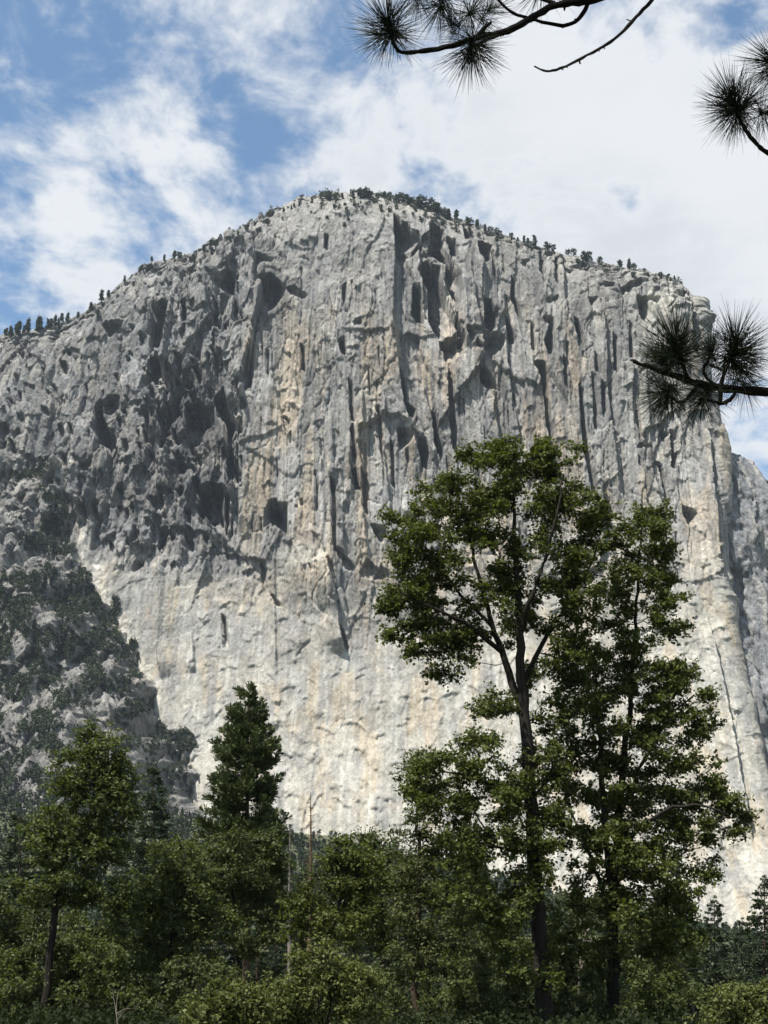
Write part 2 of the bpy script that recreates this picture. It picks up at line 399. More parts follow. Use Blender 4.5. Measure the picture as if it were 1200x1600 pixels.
# vertical flutes and water-worn runnels
fl = fbm(wx/7, wz/240, 91, 2); R += (fl*.5 - np.maximum(0, .08-np.abs(fl))*11)*mid
fl2 = fbm(wx/17, wz/300, 93, 2); R -= np.maximum(0, .05-np.abs(fl2))*50*mid
R += (fbm(wx/40, wz/50, 94, 3)*4 + l3*.6 + t3*1.2 + l6*.5+t6*.9 + l1*5)*dome - np.maximum(0, .05-np.abs(fbm((Xg+.7*Zg)/16, (Zg-.7*Xg)/50, 96, 2)))*36*dome
# sheeting ledges under the rim
l5, t5, e5, q5, _, _ = facets((wx)/26, (wz+.35*Xg*np.sign(Xg+20))/7.5, 97); R += (l5*8.0 + t5*8.0 - 3.0*np.exp(-(e5*7.5/.9)**2))*top
R += fbm(Xg/11, Zg/3.2, 99, 3)*1.6*top
bd = (wz + .30*Xg*np.sign(Xg+20) + fbm(Xg/50, Zg/20, 98, 2)*6)/9.0; bd = bd-np.floor(bd)
R += (1-bd)*5.5*smooth(55, 15, (ztop_all[None, :]-Zg))*smooth(-.2, .2, fbm(Xg/40, Zg/15, 100, 2))*(1-.6*dome)*smooth(XN-8, XN-70, xs)
# pale apron: shallow scallops
R += fbm(wx/34, wz/40, 103, 3)*1.8*apron - np.maximum(0, .05-np.abs(fbm(wx/26, wz/30, 107, 3)))*17*apron
R += fbm(Xg/3.0, Zg/5.0, 109, 2)*.2
# buttress relief
bl, bt, be, bq, _, _ = facets(wx/16, wz/44, 113)
def btr(x, z): return fbm(x/35, z/80, 119, 3)*20 - np.maximum(0, .16-np.abs(fbm(x/18, z/50, 121, 2)))*45
R = R*(1-.7*Bmask) + Bmask*(.2*btr(wx, wz)+.8*btr(c4x*9, c4z*26) + bl*8+bt*8+l4*3+t4*5+l6*1+t6*2.2)
Rf = R.ravel()

# traced hollows, roofs and corners
HOLLOWS = '''
345,430 355,422 364,424 363,432 374,431 371,450 368,465 371,480 380,497 372,503 363,505 366,465 350,455 337,442 331,437
396,436 412,432 422,428 432,435 443,450 439,463 425,478 411,487 404,487 409,460 411,443
395,412 398,404 412,400 425,402 424,408 410,409
404,490 408,488 399,520 396,550 395,575 393,602 375,602 381,570 391,540 394,515
334,470 340,475 340,500 346,510 333,512
332,525 337,520 340,580 335,575
529,538 538,533 542,562 533,557
449,449 460,447 481,462 475,466 455,459
507,368 514,372 513,392 507,388
535,450 542,445 541,472 534,487
551,512 564,503 566,514 556,516
617,340 624,345 630,352 636,353 642,362 652,365 658,384 648,392 640,400 622,410 619,380
672,354 685,356 694,362 692,382 684,384 673,375
675,388 690,385 703,404 712,420 720,433 720,470 716,480 716,500 722,515 727,523 716,525 711,500 711,475 706,465 697,440 698,425 698,416 672,404
664,412 671,410 674,418 688,420 688,445 697,465 700,478 709,498 711,510 706,526 690,524 678,512 672,496 671,465 670,452 660,435 656,428
646,443 655,448 662,470 661,498 652,497 643,488 646,465
688,527 724,522 726,545 720,555 698,567 696,548 690,545
757,470 768,469 772,483 779,485 778,500 776,510 768,515 758,512
730,521 768,519 768,527 745,530 738,540 732,530
770,520 788,520 789,530 780,545 768,553 764,553 757,535
745,536 752,542 763,546 752,551 744,546
747,382 768,384 767,404 757,408 751,398
790,486 794,490 807,520 806,528 797,527
751,571 758,571 768,583 776,596 775,602 760,602 752,590
837,572 853,571 857,585 862,640 868,700 873,745 864,745 856,660 851,605
855,467 873,457 873,464 860,472
848,496 865,496 867,520 868,547 858,547 852,527 860,505
806,458 812,468 816,492 808,482
845,390 852,400 850,430 844,420
868,395 874,400 874,440 868,430
920,460 937,459 934,466 925,474
996,463 1014,465 1015,478 1018,490 1010,499 1003,493
899,495 905,499 912,520 913,540 905,525 900,510
906,612 912,617 918,670 926,720 933,762 922,762 912,700
930,548 936,558 938,584 930,578
925,585 930,590 935,640 935,668 929,658 927,610
941,598 948,606 949,640 943,652 940,620
936,436 960,436 967,443 950,444
973,444 1000,436 1012,441 985,453 976,453
1040,440 1060,452 1056,457 1044,449
1060,461 1077,463 1077,472 1067,471
1010,462 1031,466 1028,475 1017,471
147,640 158,630 160,655 163,662 176,655 170,663 165,668 172,672 180,690 178,700 172,720 167,748 166,725 167,700 157,695 150,710 145,728 130,727 127,718 140,715 148,700 150,680 145,660
160,625 170,617 185,618 183,634 172,642 163,642
220,606 229,580 236,558 247,558 253,580 259,602 248,604
266,606 274,590 280,562 287,570 279,602
252,640 262,630 270,625 279,640 263,662 256,692 250,698 247,680
226,650 231,640 234,665 229,690 225,687
290,632 310,627 318,640 327,650 323,667 313,682 303,692 300,704 293,682 289,660
335,618 350,611 358,640 361,652 355,668 350,656 340,646
352,646 362,655 372,668 380,678 371,692 366,720 372,737 365,752 356,762 352,740 353,700 351,680
310,765 330,754 345,760 353,770 351,800 353,832 340,827 330,817 322,802 315,807 309,790
355,765 361,780 363,832 355,842 350,832 351,790
250,860 257,845 268,834 280,826 294,827 291,834 275,839 263,851 258,862
247,824 261,821 259,842 249,850
262,716 280,713 291,722 286,732 268,732
245,760 262,757 269,767 252,772
274,760 286,756 286,771 276,772
124,774 132,784 134,807 126,802
238,480 250,470 262,474 260,510 252,545 240,540 236,510
282,470 290,466 292,500 284,505
160,505 172,498 190,500 186,516 168,520
545,600 551,608 554,625 554,650 557,662 548,657
548,675 553,666 556,690 559,715 556,730 550,716
550,736 557,734 561,755 566,768 556,766
622,673 628,671 640,674 648,678 640,692 625,702
625,568 630,590 636,625 649,634 645,647 636,642 629,615
655,678 665,681 674,705 672,728 661,724 654,700
415,802 421,787 431,783 434,789 447,787 449,837 440,829 430,821 427,831 425,819 415,824
580,820 601,825 605,840 596,848 587,836
436,646 448,647 451,657
517,758 525,763 527,862 519,852
565,738 572,743 576,802 567,797
379,891 399,889 393,901 381,904
407,877 416,888 416,900 414,928 408,910
524,858 540,871 554,887 552,894 536,891
513,883 520,889 528,932 522,927
564,896 575,875 590,887 606,889 606,899 580,905 566,902
513,939 531,943 529,952 521,947
531,978 537,988 545,1012 542,1018 536,1006
482,883 498,900 488,899
424,928 442,949 431,948
346,962 353,968 358,1012 349,1010
996,698 1002,691 1015,689 1022,688 1020,695 1005,699
1035,664 1051,667 1049,673 1042,682
1052,664 1061,669 1061,694 1054,692
1026,714 1037,718 1041,730 1048,768 1050,783 1044,781 1039,745 1035,727
1055,696 1067,699 1067,713 1060,724 1054,721
1070,785 1085,790 1095,797 1084,818 1078,814 1072,800
1100,470 1093,480 1088,520 1092,560 1082,540 1080,500
700,575 706,590 712,640 716,700 708,690 702,640
676,640 684,650 694,700 690,715 680,690
610,690 616,700 618,760 611,750
590,640 596,650 600,720 593,700
470,540 476,545 478,580 471,575
700,372 712,376 716,400 706,398
725,360 740,365 738,378 727,376
800,430 806,436 806,470 800,462
830,500 836,508 838,545 831,540
880,560 886,566 888,610 881,600
960,520 966,526 968,580 961,570
985,500 991,506 992,560 985,550
'''
for ln_ in HOLLOWS.split('\n'):
    if ln_.strip():
        pg_ = [tuple(map(float, q.split(','))) for q in ln_.split()]; recess(pg_, 3.1 if pg_[0][1] < 850 else 1.7)
for P_, h_, L_, s_ in [
    ([(620,340),(617,430),(615,500),(622,560),(632,640),(655,700),(668,740)], 11, 60, 1),
    ([(410,432),(406,470),(396,525),(391,560),(380,605),(373,650)], 13, 46, 1),
    ([(374,640),(370,690),(364,760),(360,835),(352,850)], 14, 40, 1),
    ([(372,430),(369,470),(378,500)], 10, 26, 1),
    ([(335,440),(338,520),(340,590)], 7, 30, 1),
    ([(262,470),(262,520),(258,600),(252,690)], 9, 34, 1),
    ([(652,362),(660,430),(664,500)], 8, 30, 1),
    ([(690,420),(700,470),(712,500)], 7, 14, 1),
    ([(720,432),(726,480),(727,545)], 9, 26, -1),
    ([(757,400),(757,470),(757,515)], 7, 26, 1),
    ([(380,700),(395,706),(422,722),(455,748)], 2.2, 30, -1),
    ([(455,748),(475,726),(492,730)], 1.8, 20, -1),
    ([(520,515),(560,525),(620,520),(700,523),(800,526)], 2.6, 36, -1),
    ([(437,647),(449,655)], 3, 12, -1),
    ([(372,590),(373,680),(372,760),(374,840)], 9, 70, -1),
    ([(845,470),(868,380)], 3, 20, 1),
    ([(935,440),(950,520),(948,600),(962,700),(970,790)], 7, 46, 1),
    ([(1012,560),(1016,640),(1022,720)], 4, 30, 1),
    ([(787,440),(792,520),(800,600),(818,700)], 6, 36, 1),
    ([(700,560),(706,620),(712,690)], 6, 40, 1),
    ([(660,590),(676,650),(690,720)], 5, 30, 1),
    ([(590,620),(600,700),(610,800),(612,860)], 5, 34, 1),
    ([(520,640),(522,760),(524,870)], 4, 26, 1),
    ([(568,600),(568,720),(570,830),(578,880)], 5, 28, 1),
    ([(488,620),(500,690),(505,740)], 3, 22, 1),
    ([(510,868),(522,900),(527,950),(540,1020)], 9, 40, 1),
    ([(1105,960),(1128,1060),(1150,1180),(1178,1320)], 7, 30, 1),
    ([(1060,1180),(1100,1210),(1130,1330)], 5, 30, 1),
    ([(245,870),(250,930),(243,1000),(250,1060)], 7, 40, -1),
    ([(300,985),(305,1050)], 4, 20, 1),
    ([(430,835),(430,940),(432,1060)], 3, 16, 1),
]:
    step(P_, h_*1.5, L_, s_)
rg = np.random.default_rng(11)
for k in range(620):                              # lesser corners and flakes of the steep wall
    x = rg.uniform(380, 1120); y = rg.uniform(350, 900); L = rg.uniform(10, 80); n_ = 4
    lean = rg.normal(.02, .10)
    pts = [(x + lean*L*j/n_ + rg.normal(0, 1.2), y + L*j/n_) for j in range(n_+1)]
    step(pts, rg.uniform(.5, 1.7)**2, rg.uniform(6, 28), 1 if rg.random() < .75 else -1, .2, .7)
for k in range(420):                              # roofs and spalls
    x = rg.uniform(380, 1120); y = rg.uniform(330, 900); L = rg.uniform(5, 22)
    a = rg.normal(.1, .5)
    pts = [(x + L*math.cos(a)*j/4, y + L*math.sin(a)*j/4 + 4*math.sin(j*PI/4)*rg.uniform(-1, 1)) for j in range(5)]
    step(pts, rg.uniform(.8, 3.6), rg.uniform(6, 22), -1, .15, .7)
for k in range(900):                              # curved exfoliation scars of the apron
    x = rg.uniform(300, 1180); y = rg.uniform(870, 1430); r = rg.uniform(4, 26)*(1+(rg.random() < .1)*1.4); a0 = rg.uniform(PI*.95, PI*1.6); a1 = a0+rg.uniform(.6, 1.6)
    el = rg.uniform(.6, 1.6)
    pts = [(x+r*math.cos(a)+rg.normal(0, .8), y+r*el*math.sin(a)+rg.normal(0, .8)) for a in np.linspace(a0, a1, 7)]
    step(pts, rg.uniform(.5, 2.2), rg.uniform(5, 20), -1, .25, .7)
for k in range(160):                              # hairline joints and runnels of the apron
    x = rg.uniform(330, 1150); y = rg.uniform(860, 1300); L = rg.uniform(30, 130)
    step([(x+rg.normal(0, 1)+j*L*rg.normal(.01, .02), y+L*j/4) for j in range(5)], rg.uniform(.4, 1.4), rg.uniform(4, 16), 1 if rg.random() < .7 else -1, .25, .7)
for k in range(70):
    x = rg.uniform(380, 1100); y = rg.uniform(420, 860); L = rg.uniform(40, 200)
    crack([(x+rg.normal(0, 3)+L*j*rg.normal(.0, .03), y+L*j/5) for j in range(6)], rg.uniform(.7, 1.3), rg.uniform(1.2, 3.2))
for k in range(330):                              # small broken overhangs, densest in the dark broken wall
    if k < 190: x, y = rg.normal(285, 60), rg.normal(690, 120)
    elif k < 250: x, y = rg.uniform(0, 260), rg.uniform(540, 800)
    else: x, y = rg.uniform(380, 1100), rg.uniform(370, 860)
    big_ = k >= 250
    if k < 190 and (x > 378 or x < 130 or y > 850): continue
    a, h = (rg.uniform(2, 5), rg.uniform(14, 60)) if big_ else (rg.uniform(3, 9), rg.uniform(6, 26))
    recess([(x, y), (x+a*rg.uniform(.6, 1.2), y+rg.uniform(-3, 3)), (x+a*rg.uniform(1, 1.7), y+h*rg.uniform(.4, .7)), (x+a*rg.uniform(.7, 1.5), y+h), (x+a*rg.uniform(0, .5), y+h*rg.uniform(.5, .9))], 1.8)
R = Rf.reshape(Xg.shape)
fade = np.ones(ncol); fade[n_in+len(arc):] = .6
edge_t = smooth(0, 26, (ztop_all[None, :]-Zg))
R *= fade[None, :]*(.12+.88*edge_t)
Xc = Xg + NXg*R; Yc = Yg + NYg*R - Bf; Zc = Zg

# --- rock colour (what the stone itself is: bleached apron, tan water-washed bands, dark diorite, grey lichen)
g0 = .235 + .03*fbm(Xg/90, Zg/140, 201, 4)
A = np.stack([g0*.98, g0*.965, g0*.935], -1)
def blend(A, m, c):
    m = np.clip(m, 0, 1)[..., None]; return A*(1-m) + np.array(c)*m
xs_ = Xg + fbm(Xg/60, Zg/200, 202, 2)*5
streak = fbm(xs_/9, wz/420, 203, 4); streak2 = fbm(xs_/3.2, wz/230, 207, 3)
tan = smooth(.0, .5, fbm(wx/30, wz/230, 209, 3)+.28*np.exp(-((PX-500)/80)**2)+.22*np.exp(-((PX-860)/50)**2)+.12*np.exp(-((PX-740)/30)**2)+.08)*mid*smooth(420, 560, PY)
A = blend(A, tan*.8, (.335, .283, .217))
A = blend(A, smooth(.12, .55, streak)*mid*.5, (.20, .198, .195))
A = blend(A, smooth(.15, .55, streak2)*mid*.6, (.11, .113, .12))
A = blend(A, smooth(.1, .45, fbm(wx/14, wz/120, 205, 4))*mid*.5*smooth(640, 480, PY), (.13, .132, .137))
A = blend(A, smooth(.25, .6, -streak2)*mid*.4, (.38, .37, .345))
lowp = smooth(900, 1200, PY+.25*(PX-500)+fbm(Xg/50, Zg/50, 216, 3)*90)
A = blend(A, apron*.9, (.285, .277, .258)); A = blend(A, apron*lowp*.85, (.385, .368, .325))
A = blend(A, apron*smooth(.05, .45, fbm(wx/26, wz/70, 211, 4))*.75, (.375, .322, .245))
A = blend(A, apron*smooth(.1, .5, fbm(wx/20, wz/60, 213, 4))*.65, (.235, .235, .232))
A = blend(A, apron*smooth(.12, .45, fbm(xs_/4, wz/160, 217, 3))*.45, (.45, .44, .41))
A = blend(A, apron*smooth(.1, .4, fbm(xs_/5, wz/200, 218, 3))*.4, (.24, .238, .232))
pale = smooth(.36, .42, hsh((q2*9999).astype(np.int64), (l2*9999).astype(np.int64), 3)-.55)*mid
A = blend(A, pale*.35, (.36, .345, .31))
# broken wall: grey with the dark map-shaped diorite
A = blend(A, rough*.85, (.205, .209, .216))
dio = np.exp(-(((PX-315)/75)**2+((PY-690)/150)**2)**2) + .6*np.exp(-(((PX-200)/70)**2+((PY-720)/110)**2)**2)
A = blend(A, np.clip(dio*1.2 + fbm(wx/22, wz/34, 219, 4)*.45, 0, 1)*rough*.85*smooth(.15, .4, dio), (.10, .098, .10))
A = blend(A, rough*smooth(.15, .6, fbm(wx/12, wz/40, 221, 4))*.6, (.31, .30, .28))
A = blend(A, rough*smooth(.3, .4, l3)*.4, (.34, .325, .29))
# dome and rim slabs: weathered, lichened grey
A = blend(A, smooth(170, 60, (ztop_all[None, :]-Zg)+fbm(Xg/60, Zg/60, 223, 3)*30)*(1-rough*.6)*.6, (.245, .24, .228))
A = blend(A, top*smooth(.1, .5, fbm(Xg/14, Zg/6, 227, 3))*.6, (.36, .35, .32))
# buttress rock
A = blend(A, Bmask*.95, (.20, .198, .192))
A = blend(A, Bmask*smooth(.1, .5, fbm(wx/12, wz/30, 229, 4))*.7, (.29, .28, .26))
# pale debris chute along the buttress edge
ch = np.exp(-((dl+jag*.2+9+fbm(Xg/20, Zg/20, 231, 3)*10)/11)**2)*smooth(770, 810, PY)*smooth(1120, 1030, PY)
A = blend(A, ch*smooth(-.1, .2, fbm(Xg/10, Zg/10, 233, 3)), (.52, .50, .45))
for bx, by, rx, ry in [(640,660,12,10),(700,450,5,40),(1035,702,10,14),(1032,728,8,9),(1052,690,8,22),(1020,470,12,16),(1045,475,14,22),(375,655,8,14),(90,722,26,7),(125,850,6,26),(160,985,8,10),(222,1060,8,26),(330,1190,30,22),(470,870,40,20),(600,930,40,20)]:
    A = blend(A, smooth(1.3, .7, ((PX-bx+wob.reshape(PX.shape)*1.5)/rx)**2+((PY-by)/ry)**2)*.75, (.40, .385, .345))
tone = (q2-.5)*.34*(mid+.6*rough+.25*apron) + (q3-.5)*.26*(mid+.5*apron+.3*rough) + (q4-.5)*.34*rough + (q6-.5)*.16*(mid+rough) + (q1-.5)*.16*(mid)
A = A*((1+tone*1.15)*(1-.02*mid-.10*rough-.0*apron))[..., None]
A = np.clip(A*(1+.10*fbm(Xg/2.5, Zg/3.5, 235, 2)[..., None]), .02, .8)
A *= np.array([.865, .85, .815])*(1-.06*(mid+rough))[..., None]
A *= (1 + np.array([.02, 0, -.03])*fbm(Xg/50, Zg/50, 237, 2)[..., None])

# plateau rows behind the rim
pl = []
for k, dy in enumerate([6, 20, 60, 140, 300]):
    pl.append((Xc[-1], Yc[-1]+dy, Zc[-1]-0.02*dy+np.minimum(dy, 20)*.05))
XX = np.vstack([Xc]+[p[0][None] for p in pl]); YY = np.vstack([Yc]+[p[1][None] for p in pl]); ZZ = np.vstack([Zc]+[p[2][None] for p in pl])
AA = np.concatenate([A]+[A[-1:]]*len(pl), 0)
def grid_faces(nr, nc):
    i = np.arange(nr-1)[:, None]*nc + np.arange(nc-1)[None, :]
    return np.stack([i, i+1, i+nc+1, i+nc], -1).reshape(-1, 4)
fc = grid_faces(*XX.shape); zf_, xf_, yf_ = ZZ.ravel(), XX.ravel(), YY.ravel()
bur = zf_ < ground_z(xf_, yf_)-14
fc = fc[~bur[fc].all(1)]                        # nothing is built where the wall is buried in the talus
me = mesh_np('granite_cliff', np.stack([XX, YY, ZZ], -1).reshape(-1, 3), fc, {'albedo': AA.reshape(-1, 3), 'grain': np.concatenate([np.clip(1.0-.55*apron-.22*mid-.25*mid*smooth(.45, .7, q2)-.15*dome, .25, 1)]+[np.ones_like(apron[-1:])]*len(pl), 0).ravel()})
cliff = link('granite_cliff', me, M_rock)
tag(cliff, 'towering pale granite cliff face with a rounded wooded rim', 'cliff', kind='structure')
PXc, PYc = proj(Xc, Yc, Zc)
_fx, _fy = PXc.ravel(), PYc.ravel(); _P = np.stack([Xc, Yc, Zc], -1).reshape(-1, 3)
def on_cliff(px, py):
    m = np.nonzero((np.abs(_fx-px) < 4) & (np.abs(_fy-py) < 4))[0]
    if not len(m): return None
    return _P[m[np.argmin(_P[m, 1])]]
print('cliff', round(time.time()-T0, 1))

# ------------------------------------------------------------------ the wall beyond the prow, to the right
ESK = np.array([(1040, 560), (1090, 620), (1112, 658), (1130, 680), (1160, 706), (1178, 716), (1186, 732), (1200, 742), (1240, 775), (1330, 840)], float)
ex = np.linspace(0, 1, 200); ez = np.linspace(0, 1, 270)
Pe = np.array([at(a, b, 1345.0) for a, b in ESK])
Xe = 270 + 330*ex; Ze_top = np.interp(Xe, Pe[:, 0], Pe[:, 2]) + fbm(Xe/14, Xe*0, 951, 4)*3
Zb = 40 + (Ze_top-40)[None, :]*ez[:, None]; Xb = np.repeat(Xe[None, :], len(ez), 0)
Yb = np.interp(Zb, ZL, YL)+24 - .12*(Xb-380) + 45*np.clip((Zb-(Ze_top[None, :]-70))/70, 0, 1)**2
wxe = Xb+fbm(Xb/30, Zb/45, 351, 4)*8; wze = Zb+fbm(Xb/30, Zb/30, 357, 4)*8
sk = wze + .5*wxe
Re = fbm(Xb/60, sk/160, 361, 3)*10
for (sx, sz, a, sd) in ((34, 80, 8, 371), (13, 34, 4.2, 373), (6, 13, 2, 379), (3, 5, .9, 383)):
    l_, t_, e_, q_, _, _ = facets(wxe/sx, sk/sz, sd); Re += l_*a + t_*a*.9
Re -= np.abs(fbm(wxe/14, sk/90, 389, 3))*6
Ye = Yb-Re
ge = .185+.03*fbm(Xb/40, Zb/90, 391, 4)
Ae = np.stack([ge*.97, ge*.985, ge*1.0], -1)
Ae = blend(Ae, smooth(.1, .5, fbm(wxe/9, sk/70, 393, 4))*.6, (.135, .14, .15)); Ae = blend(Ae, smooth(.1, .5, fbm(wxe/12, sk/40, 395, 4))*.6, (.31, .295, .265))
XX = np.vstack([Xb]+[Xb[-1:]]*3); YY = np.vstack([Ye, Ye[-1:]+10, Ye[-1:]+60, Ye[-1:]+250]); ZZ = np.vstack([Zb, Zb[-1:], Zb[-1:]-2, Zb[-1:]-8])
me = mesh_np('shaded_cliff', np.stack([XX, YY, ZZ], -1).reshape(-1, 3), grid_faces(*XX.shape), {'albedo': np.clip(np.concatenate([Ae]+[Ae[-1:]]*3, 0), .03, .8).reshape(-1, 3), 'grain': np.ones(XX.size)})
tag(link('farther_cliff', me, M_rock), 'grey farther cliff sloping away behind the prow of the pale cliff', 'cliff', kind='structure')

# ------------------------------------------------------------------ valley floor and talus
m = bpy.data.materials.new('forest_floor'); m.use_nodes = True; N = NT(m.node_tree)
g = N.n('ShaderNodeNewGeometry').outputs['Position']
f = N.n('ShaderNodeTexNoise', ins={'Vector': g, 'Scale': 0.8, 'Detail': 8.0, 'Roughness': 0.65}).outputs['Fac']
c = N.ramp(f, [(.3, (.035, .03, .018)), (.55, (.07, .075, .03)), (.75, (.11, .095, .05))])
bmp = N.n('ShaderNodeBump', ins={'Height': f, 'Strength': .6, 'Distance': .3})
b = N.n('ShaderNodeBsdfPrincipled', ins={'Base Color': c, 'Roughness': .95, 'Normal': bmp.outputs[0]}); N.n('ShaderNodeOutputMaterial', ins={'Surface': b.outputs[0]})
M_floor = m
gxs = np.concatenate([[-3500, -2500, -1500], np.linspace(-800, 800, 90), [1500, 2500, 3500]]); gys = np.concatenate([[-3000, -1500, -500], np.linspace(-100, 1400, 110), [2000, 2800, 3500]])
GX, GY = np.meshgrid(gxs, gys)
GZ = ground_z(GX, GY)
me = mesh_np('ground', np.stack([GX, GY, GZ], -1).reshape(-1, 3), grid_faces(*GX.shape), smooth_shade=True)
tag(link('ground', me, M_floor), 'forest floor of the valley rising to talus', 'ground', kind='structure')

# ------------------------------------------------------------------ plant materials
def leaf_material(name, dark, light, trans=.32, rough=.5, spec=.35):
    m = bpy.data.materials.new(name); m.use_nodes = True; N = NT(m.node_tree)
    a = N.n('ShaderNodeAttribute', attribute_name='tint').outputs['Fac']
    c = N.ramp(a, [(0, dark), (.55, tuple((x+y)/2 for x, y in zip(dark, light))), (1, light)])
    p = N.n('ShaderNodeBsdfPrincipled', ins={'Base Color': c, 'Roughness': rough, 'Specular IOR Level': spec})
    tc = N.mix(1.0, c, (1.25, 1.35, .55), 'MULTIPLY')
    tr = N.n('ShaderNodeBsdfTranslucent', ins={'Color': tc})
    mx = N.n('ShaderNodeMixShader', ins={0: trans, 1: p.outputs[0], 2: tr.outputs[0]})
    N.n('ShaderNodeOutputMaterial', ins={'Surface': mx.outputs[0]})
    return m
def bark_material(name, c0, c1, sc_=6.0):
    m = bpy.data.materials.new(name); m.use_nodes = True; N = NT(m.node_tree)
    g = N.n('ShaderNodeTexCoord').outputs['Object']
    st = N.n('ShaderNodeMapping', ins={'Vector': g, 'Scale': (1, 1, .22)}).outputs[0]
    f = N.n('ShaderNodeTexNoise', ins={'Vector': st, 'Scale': sc_, 'Detail': 7.0, 'Roughness': .7}).outputs['Fac']
    c = N.ramp(f, [(.3, c0), (.7, c1)])
    bm = N.n('ShaderNodeBump', ins={'Height': f, 'Strength': .8, 'Distance': .06})
    b = N.n('ShaderNodeBsdfPrincipled', ins={'Base Color': c, 'Roughness': .95, 'Specular IOR Level': .08, 'Normal': bm.outputs[0]}); N.n('ShaderNodeOutputMaterial', ins={'Surface': b.outputs[0]})
    return m
L_oak = leaf_material('oak_leaf', (0.0320, 0.0432, 0.0104), (0.1120, 0.1280, 0.0352), .32, .55, .12)
L_oak2 = leaf_material('maple_leaf', (0.0336, 0.0464, 0.0144), (0.1120, 0.1296, 0.0432), .32, .55, .12)
L_alder = leaf_material('alder_leaf', (0.0336, 0.0448, 0.0160), (0.1056, 0.1200, 0.0464), .30, .55, .12)
L_willow = leaf_material('willow_leaf', (0.0496, 0.0608, 0.0192), (0.1360, 0.1456, 0.0480), .30, .55, .12)
L_pine = leaf_material('pine_needle', (.024, .036, .013), (.092, .110, .042), .10, .55, .15)
L_fir = leaf_material('fir_needle', (0.0176, 0.0288, 0.0144), (0.0528, 0.0688, 0.0320), .10, .55, .15)
L_fern = leaf_material('fern_leaf', (.010, .015, .005), (.034, .044, .014), .2, .6, .08)
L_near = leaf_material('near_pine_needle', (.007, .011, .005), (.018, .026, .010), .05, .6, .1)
L_far = leaf_material('far_scrub', (0.0224, 0.0320, 0.0192), (0.0528, 0.0656, 0.0352), .10, .7, .1)
B_oak = bark_material('oak_bark', (.010, .009, .007), (.032, .027, .022))
B_pine = bark_material('pine_bark', (.030, .022, .015), (.085, .060, .042))
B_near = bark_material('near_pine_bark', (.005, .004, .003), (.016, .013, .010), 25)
B_dead = bark_material('dead_wood', (.10, .085, .07), (.22, .19, .165))
B_rust = bark_material('rusty_dead_needles', (.07, .045, .03), (.13, .085, .055))

# ------------------------------------------------------------------ tree building
def tubes(chains, sides=6):
    """chains: list of (points (n,3), radii (n,)) -> V, F"""
    Vs, Fs, off = [], [], 0
    for pts, rad in chains:
        pts = np.asarray(pts, float); rad = np.asarray(rad, float); n = len(pts)
        if n < 2: continue
        tg = np.gradient(pts, axis=0); tg /= np.linalg.norm(tg, axis=1)[:, None]+1e-9
        ref = np.where(np.abs(tg[:, 2:3]) > .9, np.array([[1., 0, 0]]), np.array([[0., 0, 1]]))
        u = np.cross(tg, ref); u /= np.linalg.norm(u, axis=1)[:, None]+1e-9; vv = np.cross(tg, u)
        s_ = sides if rad.max() > .05 else (5 if rad.max() > .02 else 3)
        a = np.arange(s_)*2*PI/s_
        ring = pts[:, None, :] + rad[:, None, None]*(np.cos(a)[None, :, None]*u[:, None, :] + np.sin(a)[None, :, None]*vv[:, None, :])
        Vs.append(ring.reshape(-1, 3))
        i = np.arange(n-1)[:, None]*s_; j = np.arange(s_)[None, :]; j2 = (j+1) % s_
        Fs.append(np.stack([i+j, i+j2, i+s_+j2, i+s_+j], -1).reshape(-1, 4)+off); off += n*s_
    return np.vstack(Vs), np.vstack(Fs)
def unit(v): return v/(np.linalg.norm(v, axis=-1, keepdims=True)+1e-9)
def leaf_quads(C, Nrm, size, rng, tint, aspect=.62):
    """kite-shaped leaf at each centre, facing Nrm"""
    n = len(C); r = unit(rng.normal(size=(n, 3))); u = unit(np.cross(Nrm, r)); v_ = np.cross(Nrm, u)
    s_ = (size*rng.uniform(.6, 1.25, n))[:, None]
    V = np.stack([C-u*s_*.5, C+v_*s_*aspect*.5+Nrm*s_*.10, C+u*s_*.5, C-v_*s_*aspect*.5+Nrm*s_*.10], 1).reshape(-1, 3)
    return V, np.arange(n*4).reshape(n, 4), np.repeat(tint, 4)

def leaf_tris(C, Nrm, size, rng, tint, aspect=.9):
    n = len(C); r = unit(rng.normal(size=(n, 3))); u = unit(np.cross(Nrm, r)); v_ = np.cross(Nrm, u); s_ = (size*rng.uniform(.7, 1.3, n))[:, None]
    return np.stack([C-u*s_*.5, C+u*s_*.5, C+v_*s_*aspect], 1).reshape(-1, 3), np.arange(n*3).reshape(n, 3), np.repeat(tint, 3)

